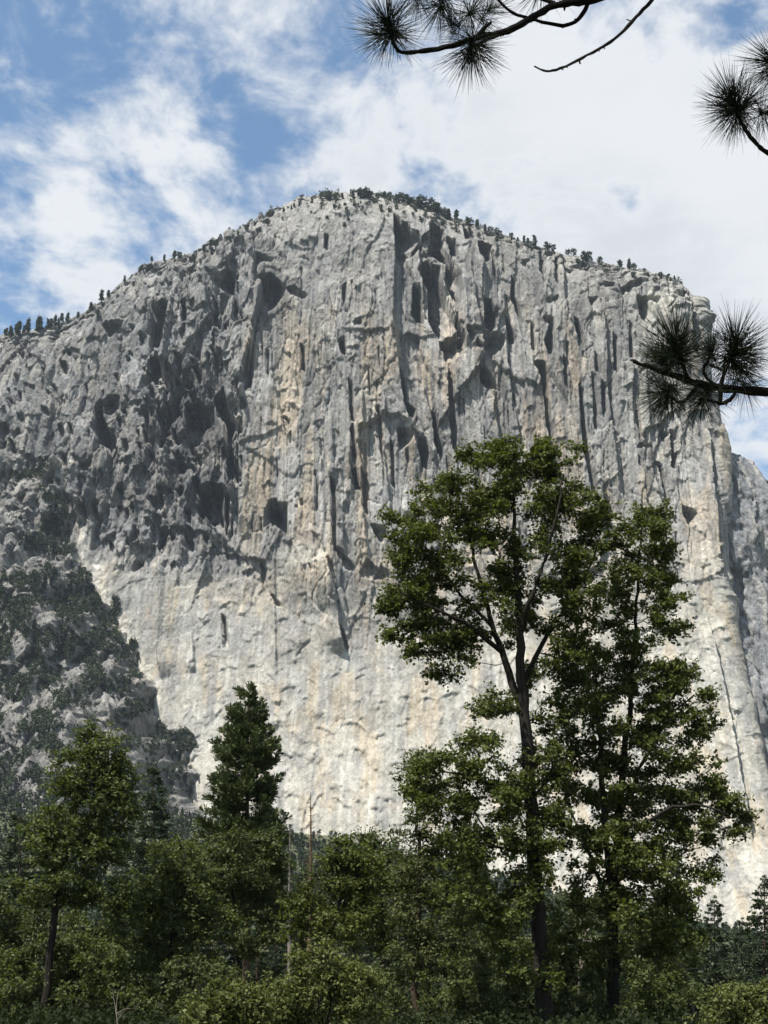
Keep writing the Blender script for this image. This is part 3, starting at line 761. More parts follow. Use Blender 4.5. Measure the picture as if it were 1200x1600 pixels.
def broadleaf(name, label, group, rng, base, stems, blobs, leafmat, barkmat, leaf=.17, per=115, clump=.62, twig=.012, cat='tree', ntw=9, flat=.62):
    """stems: traced limbs [(points, radii)], blobs: (centre, radii(3), clump count). Limbs grow from the stems to every leaf clump."""
    nodes = []; par = []; rad_fix = []
    for pts, rad, pj in stems:
        pts = np.asarray(pts, float); rad = np.asarray(rad, float)
        d = np.concatenate([[0], np.cumsum(np.linalg.norm(np.diff(pts, axis=0), axis=1))]); k = max(3, int(d[-1]/.45))
        q = np.linspace(0, d[-1], k); P_ = np.stack([np.interp(q, d, pts[:, j]) for j in range(3)], 1)
        P_[1:-1] += rng.normal(0, .035, (k-2, 3)); r_ = np.interp(q, d, rad)
        prev = -1
        if pj: prev = int(np.argmin([np.linalg.norm(n_-P_[0]) for n_ in nodes]))
        for p_, rr in zip(P_, r_):
            nodes.append(p_); par.append(prev); rad_fix.append(rr); prev = len(nodes)-1
    cl = []
    for c_, r_, n_ in blobs:
        v_ = unit(rng.normal(size=(n_, 3)))*rng.uniform(.35, 1.0, n_)[:, None]**.45
        cl.append(np.asarray(c_)+v_*np.asarray(r_))
    cl = np.vstack(cl)
    NA = np.array(nodes); d0 = np.array([np.min(np.linalg.norm(NA-c_, axis=1)) for c_ in cl]); order = np.argsort(d0)
    crossing = len(nodes)
    cap = 60000; buf = np.zeros((cap, 3)); buf[:len(nodes)] = NA; n_nodes = len(nodes)
    for ci in order:
        c_ = cl[ci]; dv = c_-buf[:n_nodes]; dist = np.linalg.norm(dv, axis=1)
        cost = dist + np.maximum(0, -dv[:, 2]+dist*.12)*1.1
        j = int(np.argmin(cost)); a = buf[j]; D = dist[j]; k = max(2, int(D/.5)+1)
        tt = np.linspace(0, 1, k+1)[1:]
        sag = np.array([0, 0, 1.])*D*.10
        pth = a+(c_-a)*tt[:, None] - sag*np.sin(tt*PI)[:, None] + rng.normal(0, .05, (k, 3))*(np.sin(tt*PI)[:, None]+.2)
        prev = j
        for p_ in pth:
            buf[n_nodes] = p_; par.append(prev); rad_fix.append(0); prev = n_nodes; n_nodes += 1
    NP = buf[:n_nodes]; par = np.array(par); cnt = np.zeros(n_nodes)
    ch = np.bincount(par[par >= 0], minlength=n_nodes)
    cnt[ch == 0] = 1
    for i in range(n_nodes-1, -1, -1):
        if par[i] >= 0: cnt[par[i]] += cnt[i]
    rr = np.maximum(np.array(rad_fix), twig*cnt**.46)
    kids = [[] for _ in range(n_nodes)]
    for i, p_ in enumerate(par):
        if p_ >= 0: kids[p_].append(i)
    chains = []
    stack = [(i, -1) for i in range(n_nodes) if par[i] < 0]
    while stack:
        i, p_ = stack.pop()
        ids = [p_] if p_ >= 0 else []
        while True:
            ids.append(i)
            if not kids[i]: break
            k_ = max(kids[i], key=lambda q: cnt[q]+1000*rad_fix[q])
            for o in kids[i]:
                if o != k_: stack.append((o, i))
            i = k_
        R_ = rr[ids].copy()
        if p_ >= 0 and len(R_) > 1: R_[0] = R_[1]
        chains.append((NP[ids], R_))
    # leaves: each clump is a handful of leafy twigs
    C, Nn, Tt = [], [], []
    twv = []
    for c_ in cl:
        tone = rng.normal(0, .10)
        k = max(3, int(ntw*rng.uniform(.6, 1.3)))
        dirs = unit(rng.normal(size=(k, 3))*np.array([1, 1, flat])+np.array([0, 0, .12]))
        for d_ in dirs:
            L = clump*rng.uniform(.5, 1.25); n_ = max(4, int(per/ntw*rng.uniform(.6, 1.4)))
            u_ = rng.uniform(.25, 1.0, n_)
            P_ = c_+d_*(u_*L)[:, None]+rng.normal(0, clump*.17, (n_, 3))*np.array([1, 1, .7])
            C.append(P_); Nn.append(unit(rng.normal(size=(n_, 3))*.75+np.array([0, 0, .75])+d_*.35)); Tt.append(np.clip(.45+tone+rng.normal(0, .2, n_), 0, 1))
            twv.append((np.stack([c_, c_+d_*L]), np.array([twig, twig*.4])))
    C = np.vstack(C); Nn = np.vstack(Nn); Tt = np.concatenate(Tt)
    V, F, tn = leaf_quads(C, Nn, leaf, rng, Tt)
    tv, tf = tubes(chains+twv)
    base = np.asarray(base, float)
    root = empty(name, base)
    tr = link('trunk', mesh_np('trunk', tv-base, tf, smooth_shade=True), barkmat, root)
    cr = link('crown', mesh_np('crown', V-base, F, {'tint': tn}), leafmat, root)
    tag(root, label, cat, group)
    return root

def px_stems(Y, L):
    """L: list of (pts [(px,py,dY)], radii in m, joins)"""
    return [(np.array([at(a, b, Y+c) for a, b, c in pts]), rad, j) for pts, rad, j in L]
MULT = 1.42
def px_blobs(Y, L, depth=1.0):
    out = []
    for it in L:
        a, b, rx, ry, n_ = it[:5]; n_ = int(n_*MULT+.5); dY = it[5] if len(it) > 5 else 0
        s_ = (Y+dY)/ray(a, b)[1]/FPX
        out.append((at(a, b, Y+dY), (rx*s_, (rx*.7+ry*.5)*s_*depth, ry*s_), n_))
    return out
def ground_px(px, Y):
    """foot of a thing at distance Y that is seen at picture column px near the bottom"""
    X = (px-600)/FPX*(Y*CT-CAMZ*ST); return np.array([X, Y, float(ground_z(X, Y))-.05])

def conifer(name, label, group, rng, base, H, Rb, z0, mats, style='pine', nwh=26, lean=(0, 0), tufts=1.0, trunk_r=None, shape=.8, dens=7, cat='tree'):
    """whorled conifer with needle tufts; returns root"""
    base = np.asarray(base, float); tr_ = trunk_r or H*.013
    zz_ = np.linspace(0, 1, 14); axis = np.stack([lean[0]*zz_**1.5 + .05*np.sin(zz_*5+rng.uniform(0, 6)), lean[1]*zz_**1.5, zz_*H], 1)
    ax = lambda f: np.array([np.interp(f, zz_, axis[:, j]) for j in range(3)])
    chains = [(axis, tr_*(1-zz_)**.8+.012)]
    C, D, T = [], [], []
    for k in range(nwh):
        f = z0+(1-z0)*(k+rng.uniform(0, .8))/nwh
        if f > .985: continue
        rel = (f-z0)/(1-z0)
        Lb = Rb*((1-rel)**shape)*rng.uniform(.75, 1.12)*min(1, .55+rel*3.2) + .12
        nb = dens if rel < .85 else 5
        for j in range(nb):
            a = rng.uniform(0, 2*PI); L = Lb*rng.uniform(.55, 1.15)
            o = np.array([math.cos(a), math.sin(a), 0])
            up = (-.25+.75*rel) if style == 'pine' else (-.45+.75*rel)
            s_ = np.linspace(0, 1, 6); curve = .28 if style == 'pine' else .12
            pts = ax(f)+o*(s_*L)[:, None]+np.array([0, 0, 1.])*((up*s_+curve*s_**2.5)*L)[:, None]
            chains.append((pts, np.linspace(.008*L+.012, .006, 6)))
            nt = max(2, int(L*(3.4 if style == 'pine' else 4.5)*tufts))
            for q in range(nt):
                u_ = 1-(q/nt)*.72*rng.uniform(.8, 1.1)
                u_ = np.clip(u_, .12, 1)
                p_ = np.array([np.interp(u_, s_, pts[:, c]) for c in range(3)])
                side = np.array([-o[1], o[0], 0])*rng.normal(0, .16)*L*(u_*.7+.15)
                C.append(p_+side+np.array([0, 0, rng.normal(.0, .05)]))
                D.append(unit(o*.55+side*.8+np.array([0, 0, .75 if style == 'pine' else .05]))); T.append(rng.uniform(.1, .9))
    C.append(axis[-1]); D.append(np.array([0, 0, 1.])); T.append(.5)
    C = np.array(C); D = np.array(D); T = np.array(T)
    nn, ln, wd = (22, .44, .10) if style == 'pine' else (11, .48, .11)
    n = len(C)
    dirs = unit(np.repeat(D, nn, 0)*(1.05 if style == 'pine' else .8)+rng.normal(size=(n*nn, 3))*(.45 if style == 'pine' else .6)*np.array([1, 1, 1 if style == 'pine' else .45]))
    P0 = np.repeat(C, nn, 0)+dirs*.04; L_ = ln*rng.uniform(.6, 1.15, n*nn)[:, None]*np.clip(H/20, .55, 1.15)
    sd = unit(np.cross(dirs, rng.normal(size=(n*nn, 3))))*wd*.5
    V = np.stack([P0-sd*.25, P0+dirs*L_+sd, P0+dirs*L_-sd], 1).reshape(-1, 3)
    tn = np.clip(np.repeat(np.repeat(T, nn)+rng.normal(0, .12, n*nn), 3), 0, 1)
    root = empty(name, base)
    tv, tf = tubes(chains, 7)
    link('trunk', mesh_np('trunk', tv, tf, smooth_shade=True), mats[1], root)
    if mats[0] is not None:
        link('crown', mesh_np('crown', V, np.arange(len(V)).reshape(-1, 3), {'tint': tn}), mats[0], root)
    tag(root, label, cat, group)
    return root
def conifer_px(name, label, group, seed, px, topy, Y, halfw, z0, mats, style='pine', leanpx=0, **kw):
    g_ = ground_px(px, Y); top_ = at(px+leanpx, topy, Y); s_ = Y/ray(px, topy)[1]/FPX
    return conifer(name, label, group, np.random.default_rng(seed), g_, top_[2]-g_[2], halfw*s_, z0, mats, style, lean=(top_[0]-g_[0], 0), **kw)

# ------------------------------------------------------------------ the two tall oaks
rng = np.random.default_rng(21)
YA = 58.0; bA = ground_px(852, YA)
stA = [(np.vstack([bA, px_stems(YA, [([(846,1500,0),(838,1400,0),(832,1300,0),(826,1200,0),(820,1120,0),(814,1040,-.2),(812,960,-.3),(806,880,-.3),(802,800,-.3),(806,735,-.3)], 0, 0)])[0][0]]),
        [.40,.36,.33,.31,.29,.26,.22,.18,.13,.08,.03], 0)]
stA += px_stems(YA, [([(822,1130,0),(800,1070,.3),(786,1020,.5),(770,980,.8),(748,900,1.2),(730,820,1.4),(722,770,1.5)], [.20,.18,.15,.12,.09,.06,.03], 1),
                     ([(786,1020,.5),(745,985,-.5),(700,960,-1),(655,940,-1.2),(625,925,-1.2)], [.12,.09,.07,.05,.03], 1),
                     ([(770,980,.8),(720,930,1.2),(690,890,1.5),(660,850,1.5)], [.10,.07,.05,.03], 1),
                     ([(813,990,-.2),(830,940,-1.2),(850,880,-1.8),(870,800,-2),(880,740,-2)], [.15,.12,.09,.06,.03], 1),
                     ([(816,1070,-.1),(850,1000,1),(880,950,1.6),(920,890,2),(938,840,2)], [.13,.10,.08,.05,.03], 1),
                     ([(830,1270,0),(790,1235,-1),(740,1215,-1.8),(690,1205,-2)], [.12,.09,.06,.03], 1),
                     ([(834,1330,0),(800,1330,-1.2),(760,1320,-2),(720,1330,-2.2)], [.10,.07,.05,.03], 1),
                     ([(828,1250,0),(862,1215,1),(890,1190,1.5)], [.09,.06,.03], 1)])
blA = px_blobs(YA, [(806,715,70,30,15),(760,745,75,40,20),(870,722,45,28,10),(715,800,80,55,26),(800,800,100,55,26),(890,790,50,45,13),(650,815,50,25,8),(670,870,60,50,18),(750,880,80,60,20),(840,890,70,60,16),
                    (905,860,45,50,12),(640,930,45,30,11),(700,960,60,40,16),(780,970,55,40,8),(860,960,50,50,9),(910,930,35,50,8),(612,940,24,22,5),(640,860,35,30,7),(930,800,28,30,6),(625,985,30,18,5),(665,1010,35,16,6),(690,1050,28,12,4),(720,1010,40,25,8),
                    (880,1030,40,30,5),(770,1115,30,18,4),(745,1180,45,30,8,-1),(700,1205,55,28,11,-1.5),(650,1225,30,30,6,-1),(760,1250,60,35,14,-1),(700,1265,50,25,8,-1.5),(810,1200,30,40,6),(870,1200,30,30,5),
                    (860,1120,30,25,5,.8),(880,1000,45,45,7,1),(905,1060,40,35,6,1.2),(845,1060,28,22,3,.6),(780,1100,28,16,3,-.5),(900,1090,35,35,6,1),(850,1180,35,30,5,1),(855,1250,45,40,9,1),(800,1300,45,35,9,-1.3),(850,1350,40,40,8,-1.4),(780,1450,40,35,6,-1.5),(830,1510,50,30,8,-1),(900,1020,35,35,7,1),(740,1330,60,40,12,-1.5),(800,1400,45,40,8,-1),(730,1410,50,40,9,-1.5),(870,1290,30,40,4)])
oakA = broadleaf('oak_tree', 'tallest oak, open broad crown over a single dark trunk in front of the cliff', None, rng, bA, stA, blA, L_oak, B_oak, leaf=.19, per=152, clump=.64, ntw=12)

rng = np.random.default_rng(22)
YB = 61.0; bB = ground_px(957, YB)
stB = [(np.vstack([bB, px_stems(YB, [([(958,1500,0),(958,1420,0),(962,1340,0),(970,1260,.2),(975,1180,.3),(985,1100,.3),(990,1000,.3),(996,920,.3),(1000,850,.3),(1005,810,.3)], 0, 0)])[0][0]]),
        [.30,.28,.26,.22,.18,.15,.12,.09,.07,.05,.03], 0)]
stB += px_stems(YB, [([(958,1400,0),(945,1300,-.6),(940,1200,-.8),(934,1120,-.8),(930,1040,-.8)], [.19,.16,.13,.09,.04], 1),
                     ([(956,1420,0),(930,1360,.8),(905,1300,1.4),(885,1250,1.8)], [.12,.09,.06,.03], 1),
                     ([(963,1340,0),(1000,1290,-1),(1050,1260,-1.6),(1100,1260,-2),(1140,1275,-2)], [.13,.10,.08,.05,.03], 1),
                     ([(970,1270,.2),(1010,1180,1),(1045,1120,1.4),(1085,1085,1.6)], [.11,.08,.06,.03], 1),
                     ([(960,1380,0),(1000,1350,.8),(1040,1340,1.4)], [.08,.06,.03], 1)])
blB = px_blobs(YB, [(1012,808,32,18,6),(1000,845,42,30,9),(965,870,35,40,9),(1035,880,28,28,7),(1000,920,50,40,11),(1045,925,22,25,4),(960,950,40,40,9),(1030,975,35,35,8),(985,1010,50,35,11),(1010,1060,65,32,13),(940,1060,50,40,11),
                    (1075,1085,45,22,8),(980,1110,70,40,16),(1060,1140,55,28,11),(1105,1130,20,18,3),(920,1140,45,45,10),(1000,1180,70,40,15),(940,1220,55,45,12),(1080,1215,50,32,12),(1030,1260,60,35,15),(1110,1250,40,30,10),(1145,1290,26,22,6),
                    (1090,1300,40,22,8),(900,1220,35,50,8),(980,1310,60,35,12),(1050,1320,35,25,6),(905,1320,40,40,7),(1000,1390,55,35,10),(930,1400,45,40,9),(880,1450,45,40,8),(1010,1460,55,35,9),(930,1500,55,35,10),(960,1160,50,40,9,-1),(1050,1060,40,30,6),(960,1260,50,40,10,-1.2),(1000,1350,50,35,9,-1),(945,1340,45,40,9,-1),(960,1440,50,40,10,-1),(1060,1400,45,35,8),(1090,1360,30,30,4),(1060,1460,45,35,7),(900,1510,50,30,8,-1)])
oakB = broadleaf('oak_tree', 'multi-stemmed oak with a narrow top and drooping right-hand boughs beside the tallest oak', None, rng, bB, stB, blB, L_oak, B_oak, leaf=.19, per=152, clump=.62, ntw=12)
print('oaks', round(time.time()-T0, 1))

MULT = 1.4
# ------------------------------------------------------------------ other broadleaved trees of the wood's edge
def simple_tree(name, label, seed, Y, basepx, trunk, blobs, leafmat, barkmat, tr=.16, leaf=.175, per=150, clump=.72, group='broadleaved trees at the wood edge', extra=(), **kw):
    b_ = ground_px(basepx, Y); n_ = len(trunk)
    pts = np.vstack([b_]+[at(a, c, Y) for a, c in trunk])
    st = [(pts, np.linspace(tr, .03, n_+1), 0)]
    st += px_stems(Y, list(extra))
    return broadleaf(name, label, group, np.random.default_rng(seed), b_, st, px_blobs(Y, blobs), leafmat, barkmat, leaf=leaf, per=per, clump=clump, **kw)
simple_tree('leafy_tree', 'tall leafy tree with a leaning trunk at the left edge of the wood', 31, 60, 68, [(80,1480),(92,1380),(105,1310),(125,1240),(145,1180),(155,1150)],
            [(152,1160,28,22,10),(130,1200,45,30,15),(175,1215,35,35,12),(150,1250,50,35,16),(100,1260,35,30,9),(185,1280,30,30,8),(110,1310,50,35,15),(160,1330,40,30,12),(70,1330,40,40,12),(120,1380,50,30,13),(60,1390,35,30,8),(170,1400,35,30,8),(205,1420,25,40,6)],
            L_oak2, B_oak, .19, extra=[([(92,1380,0),(70,1330,.5),(62,1290,.8)],[.08,.05,.02],1),([(105,1310,0),(150,1270,.8),(180,1220,1)],[.09,.06,.02],1)])
simple_tree('leafy_tree', 'low leafy tree with thin stems at the bottom left corner', 32, 64, 30, [(35,1530),(30,1480),(22,1440)], [(20,1440,50,35,13),(0,1490,50,40,12),(60,1490,45,35,12),(40,1540,60,30,13),(-20,1420,40,40,8)], L_alder, B_oak, .10)
simple_tree('leafy_tree', 'leafy tree with a forked trunk left of the tall pine', 33, 64, 250, [(258,1540),(268,1470),(272,1420),(280,1370)], [(280,1345,45,30,12),(240,1390,45,35,13),(310,1400,45,40,14),(200,1440,40,35,11),(270,1440,60,35,14),(330,1450,40,35,11),(225,1495,50,30,11),(300,1500,50,30,11)],
            L_oak2, B_oak, .17, extra=[([(262,1520,0),(238,1480,.5),(222,1440,.8)],[.10,.07,.03],1),([(268,1470,0),(300,1430,-.5),(320,1390,-.8)],[.09,.06,.03],1)])
simple_tree('leafy_tree', 'light green leafy tree below and in front of the tall pine', 34, 68, 372, [(372,1520),(368,1440),(362,1380),(358,1330)], [(358,1320,35,25,9),(330,1360,35,30,10),(395,1360,45,35,14),(430,1330,25,25,6),(365,1405,55,35,15),(425,1410,35,35,10),(390,1460,55,35,14)], L_alder, B_oak, .15)
simple_tree('leafy_tree', 'dark leafy tree with a bent forked trunk right of the dead conifer', 35, 62, 495, [(500,1500),(520,1450),(535,1400),(545,1360),(548,1335)], [(545,1335,30,20,7),(525,1360,35,30,9),(570,1370,30,30,9),(540,1400,40,25,9),(490,1400,30,30,8),(500,1440,40,25,9),(560,1440,35,30,9),(465,1440,25,30,6)], L_oak, B_oak, .15,
            extra=[([(490,1530,0),(472,1470,.4),(468,1400,.6)],[.10,.07,.03],1)])
simple_tree('leafy_tree', 'broad leafy tree behind the willow bush near the middle of the wood', 36, 72, 600, [(600,1500),(598,1430),(592,1370),(590,1325)], [(592,1325,35,22,8),(575,1360,30,30,8),(625,1370,35,35,11),(600,1410,50,35,14),(570,1450,40,35,10),(630,1460,40,35,11),(600,1510,55,30,11)], L_oak2, B_oak, .16)
simple_tree('leafy_tree', 'leafy tree with a pale straight trunk standing left of the tallest oak', 37, 66, 648, [(650,1500),(654,1430),(655,1360),(652,1290),(655,1230),(660,1190)], [(660,1190,24,18,6),(640,1225,24,22,6),(665,1245,22,25,5),(648,1290,28,22,6),(690,1330,38,30,9),(650,1350,30,25,7),(700,1390,40,30,9),(660,1420,45,35,10),(700,1460,45,35,10),(655,1490,45,30,9),(720,1510,50,30,9)], L_alder, B_pine, .19)
simple_tree('leafy_tree', 'shaded leafy tree between the trunks of the two oaks', 38, 74, 790, [(792,1520),(796,1470),(798,1430)], [(795,1430,45,35,10),(760,1470,50,35,12),(830,1480,50,35,11),(790,1520,65,30,13),(720,1550,50,25,8)], L_oak2, B_oak, .13)
simple_tree('leafy_tree', 'small grey-green tree with pale bare twigs behind the oak trunks', 39, 80, 905, [(905,1530),(903,1480),(908,1440),(900,1400)], [(900,1420,35,30,5),(880,1470,40,35,8),(930,1470,40,35,8),(905,1520,60,30,11)], L_alder, B_dead, .10)
simple_tree('leafy_tree', 'dark leafy tree under the drooping boughs at the right', 40, 70, 1020, [(1020,1520),(1022,1470),(1018,1430)], [(1020,1440,45,30,9),(990,1480,45,35,10),(1060,1490,40,35,9),(1020,1530,60,30,12)], L_oak2, B_oak, .13)
simple_tree('leafy_tree', 'spreading leafy tree with twin thin stems at the lower left', 41, 66, 102, [(104,1540),(110,1500),(118,1460)], [(115,1460,45,35,12),(150,1490,50,35,12),(85,1510,45,30,9),(130,1540,60,30,13),(190,1540,50,30,11)], L_oak2, B_oak, .09,
            extra=[([(102,1560,0),(92,1520,.3),(85,1480,.5)],[.07,.05,.03],1)])
print('broadleaf', round(time.time()-T0, 1))

# ------------------------------------------------------------------ willow bushes and undergrowth in front
def bush(label, seed, Y, px, blobs, leafmat, leaf=.14, per=130, clump=.5):
    b_ = ground_px(px, Y); rg_ = np.random.default_rng(seed); st = []
    for k in range(6):
        t_ = b_+np.array([rg_.normal(0, .8), rg_.normal(0, .5), rg_.uniform(.9, 1.6)])
        st.append((np.stack([b_+np.array([rg_.normal(0, .12), rg_.normal(0, .12), 0]), (b_+t_)/2+rg_.normal(0, .1, 3), t_]), [.04, .03, .015], 0))
    return broadleaf('bush', label, 'bushes in front of the wood', rg_, b_, st, px_blobs(Y, blobs), leafmat, B_oak, leaf=leaf, per=per, clump=clump, twig=.007, cat='bush', flat=1.1)
bush('big yellow-green willow bush at the bottom of the picture', 51, 46, 505, [(500,1510,50,25,14),(455,1540,40,30,12),(545,1540,40,30,12),(500,1560,80,35,22),(560,1585,40,20,8),(440,1590,40,20,8)], L_willow)
bush('low rounded willow bush left of the big willow bush', 52, 44, 350, [(360,1560,45,18,11),(320,1585,50,18,11),(395,1585,40,20,9),(345,1600,60,20,11)], L_willow)
bush('yellow-green bush in the bottom right corner', 53, 46, 1165, [(1160,1565,45,20,11),(1200,1560,40,25,9),(1120,1590,40,16,7),(1180,1595,50,20,10)], L_willow)
bush('shaded low bush at the foot of the oak trunks', 54, 68, 900, [(900,1560,60,25,11),(860,1585,50,20,8),(980,1580,60,22,10),(1040,1570,50,25,9)], L_oak2, .13)
bush('shaded low bush left of the tallest oak trunk', 55, 69, 730, [(740,1570,60,25,11),(680,1580,50,22,9),(790,1590,50,18,8),(620,1590,40,20,6)], L_oak2, .13)
bush('low leafy bush under the trees at the lower left', 56, 67, 200, [(200,1570,60,25,11),(140,1590,50,18,8),(260,1585,50,20,9)], L_oak2, .13)
bush('low leafy bush in the bottom left corner', 57, 66, 40, [(30,1575,60,22,10),(90,1592,40,16,6),(-20,1560,40,30,7)], L_oak2, .13)

# ------------------------------------------------------------------ conifers
conifer_px('pine_tree', 'tall pine with plump upturned tufts rising left of the middle', 'conifers of the wood', 61, 383, 1078, 92, 78, .30, (L_pine, B_pine), 'pine', leanpx=4, nwh=38, dens=9, shape=.62, tufts=1.25)
conifer_px('fir_tree', 'narrow dark fir between the leafy tree and the tall pine', 'conifers of the wood', 62, 238, 1198, 118, 52, .15, (L_fir, B_pine), 'fir', nwh=34, dens=8)
conifer_px('fir_tree', 'dark fir behind the leaning leafy tree at the left edge', 'conifers of the wood', 63, 28, 1262, 96, 48, .12, (L_fir, B_pine), 'fir', nwh=30, dens=8)
conifer_px('pine_tree', 'dark pine seen through the right-hand oak boughs', 'conifers of the wood', 64, 1050, 1318, 100, 52, .2, (L_pine, B_pine), 'pine', nwh=26, dens=8)
conifer_px('fir_tree', 'small young fir standing before the pale foot of the cliff', 'conifers of the wood', 65, 1118, 1405, 110, 34, .08, (L_fir, B_pine), 'fir', nwh=24, dens=7)
conifer_px('fir_tree', 'tall fir cut by the right edge of the picture', 'conifers of the wood', 66, 1196, 1372, 105, 44, .1, (L_fir, B_pine), 'fir', nwh=28, dens=8)
conifer_px('fir_tree', 'short dark fir beside the fir at the right edge', 'conifers of the wood', 67, 1160, 1438, 120, 30, .08, (L_fir, B_pine), 'fir', nwh=22, dens=7)
conifer_px('pine_tree', 'dark pine close behind the tallest oak trunk at its left', 'conifers of the wood', 68, 735, 1255, 95, 55, .2, (L_pine, B_pine), 'pine', nwh=26, dens=8)
conifer_px('dead_conifer', 'thin dead conifer with bare rusty twigs right of the tall pine', None, 69, 484, 1238, 84, 16, .2, (None, B_rust), 'fir', nwh=40, dens=6, shape=.5, tufts=.5)
conifer_px('dead_conifer', 'short grey bare conifer beside the rusty dead one', None, 70, 452, 1290, 90, 10, .2, (None, B_dead), 'fir', nwh=26, dens=5, shape=.5, tufts=.5)
# conifers further back that close the wood
protos = [conifer('fir_tree', 'x', 'conifers deep in the wood', np.random.default_rng(71+k), (0, 0, 0), 20, 3.4, .08, (L_fir, B_pine), 'fir', nwh=26, dens=7) for k in range(2)]
spots = [(-15,1300,135),(70,1330,150),(110,1360,130),(185,1290,160),(215,1330,140),(290,1310,150),(305,1340,125),(335,1350,160),(430,1330,140),(455,1355,120),(475,1340,170),(505,1330,150),(525,1355,125),(560,1340,160),
         (580,1330,135),(615,1325,165),(640,1345,130),(680,1325,150),(705,1350,140),(770,1380,150),(820,1400,135),(870,1430,160),(915,1440,140),(960,1420,150),(1000,1410,135),(1035,1430,165),(1085,1440,145),(1140,1460,170),(1180,1450,150),(1215,1430,140),
         (20,1380,115),(150,1400,118),(250,1400,116),(400,1420,118),(555,1420,114),(665,1430,116),(760,1460,118),(850,1480,120),(990,1480,118),(1070,1490,122),(1150,1500,125)]
for k, (a, b_, Y) in enumerate(spots):
    o = protos[k] if k < 2 else copy_tree(protos[k % 2])
    g_ = ground_px(a, Y); tz = at(a, b_, Y)[2]-g_[2]
    o.location = g_; o.rotation_euler = (0, 0, k*2.4); f_ = tz/20; o.scale = (f_*1.15, f_*1.15, f_)
    where = ('behind the leaning leafy tree at the left' if a < 200 else 'behind the leafy trees beside the tall pine' if a < 445 else 'behind the thin dead conifer and the bent leafy tree' if a < 600 else
             'between the pale-trunked tree and the tallest oak' if a < 780 else 'seen past the two oak trunks' if a < 1000 else 'below the drooping boughs at the right' if a < 1110 else 'at the right edge before the cliff foot')
    o['label'] = 'dark fir deep in the wood ' + where; o['group'] = 'firs ' + where
MULT = 1.2
for k, (lab, Y, px, bl) in enumerate([
    ('shaded leafy bush between the two oak trunks', 60, 905, [(905,1530,40,35,9),(890,1575,45,25,8),(930,1580,30,22,5)]),
    ('shaded leafy bush right of the second oak trunk', 59, 1030, [(1020,1530,45,35,10),(1060,1560,45,30,9),(1000,1585,40,20,7)]),
    ('leafy bush just left of the tallest oak trunk', 59, 770, [(770,1520,45,35,10),(740,1560,45,30,9),(800,1580,35,22,7)]),
    ('leafy bush right of the pale straight trunk', 58, 700, [(695,1530,35,35,8),(690,1575,35,25,7)]),
    ('leafy bush between the big willow bush and the pale straight trunk', 58, 610, [(612,1530,35,35,8),(600,1575,35,25,7)]),
    ('tall leafy bush beside the leaning trunk at the left', 58, 150, [(150,1500,45,40,10),(135,1555,50,30,9),(190,1570,45,25,8)]),
    ('leafy bush behind the low rounded willow bush', 58, 300, [(300,1520,45,35,10),(280,1570,45,25,8),(340,1540,40,30,8)]),
    ('leafy bush in the corner left of the leaning trunk', 58, 20, [(20,1530,45,40,10),(30,1580,45,22,7)])]):
    bush(lab, 151+k, Y, px, bl, L_oak2 if k % 2 else L_alder, .16, 130, .55)
print('conifers', round(time.time()-T0, 1))

# pale dead branches low in the wood
def snag(label, seed, Y, px, pts, r0):
    rg_ = np.random.default_rng(seed); b_ = ground_px(px, Y)
    main = np.vstack([b_]+[at(a, c, Y) for a, c in pts]); ch = [(main, np.linspace(r0, r0*.3, len(main)))]
    for k in range(5):
        i = rg_.integers(1, len(main)); d_ = unit(rg_.normal(size=3)*np.array([1, .5, .5])+np.array([0, 0, .5]))
        L = rg_.uniform(.5, 1.3); ch.append((np.stack([main[i], main[i]+d_*L*.5+rg_.normal(0, .08, 3), main[i]+d_*L]), [r0*.5, r0*.35, r0*.15]))
    v_, f_ = tubes(ch); o = link('dead_branch', mesh_np('dead_branch', v_-b_, f_, smooth_shade=True), B_dead); o.location = b_
    return tag(o, label, 'branch')
snag('pale broken snag standing among leaves at the lower left', 81, 47, 184, [(183,1594),(182,1584)], .03)
snag('pale forked dead stem between the two oak trunks', 82, 70, 903, [(905,1520),(908,1490),(912,1470),(916,1455)], .07)
snag('pale dead branch spreading low at the right of the oaks', 83, 66, 1085, [(1082,1560),(1078,1530),(1065,1515)], .05)

# ------------------------------------------------------------------ trees and scrub on the cliff
def rim_tree(seed, tall):
    rg_ = np.random.default_rng(seed); H = 1.0; Vs, Fs, T = [], [], []; off = 0
    tv, tf = tubes([(np.array([[0, 0, -.12], [0, 0, .5], [.02, 0, .97]]), [.035, .022, .006])], 5)
    n = 46
    z = rg_.uniform(.22 if tall else .3, 1, n); r_ = (.21*(1-z)**.9+.025 if tall else .34*np.sqrt(np.clip(1-((z-.62)/.42)**2, 0, 1))+.04)*rg_.uniform(.3, 1, n); a = rg_.uniform(0, 2*PI, n)
    C = np.stack([r_*np.cos(a), r_*np.sin(a), z], 1)
    m_ = 9; Cc = np.repeat(C, m_, 0)+rg_.normal(0, .045, (n*m_, 3))
    V, F, tn = leaf_quads(Cc, unit(rg_.normal(size=(n*m_, 3))+np.array([0, 0, .5])), .12, rg_, np.clip(rg_.normal(.4, .25, n*m_), 0, 1), .8)
    me = mesh_np('rim_pine', np.vstack([V, tv]), [F, tf+len(V)], {'tint': np.concatenate([tn, np.zeros(len(tv))])})
    me.materials.append(L_far)
    return me
rims = [rim_tree(91, True), rim_tree(92, True), rim_tree(93, False), rim_tree(94, False)]
rg = np.random.default_rng(17)
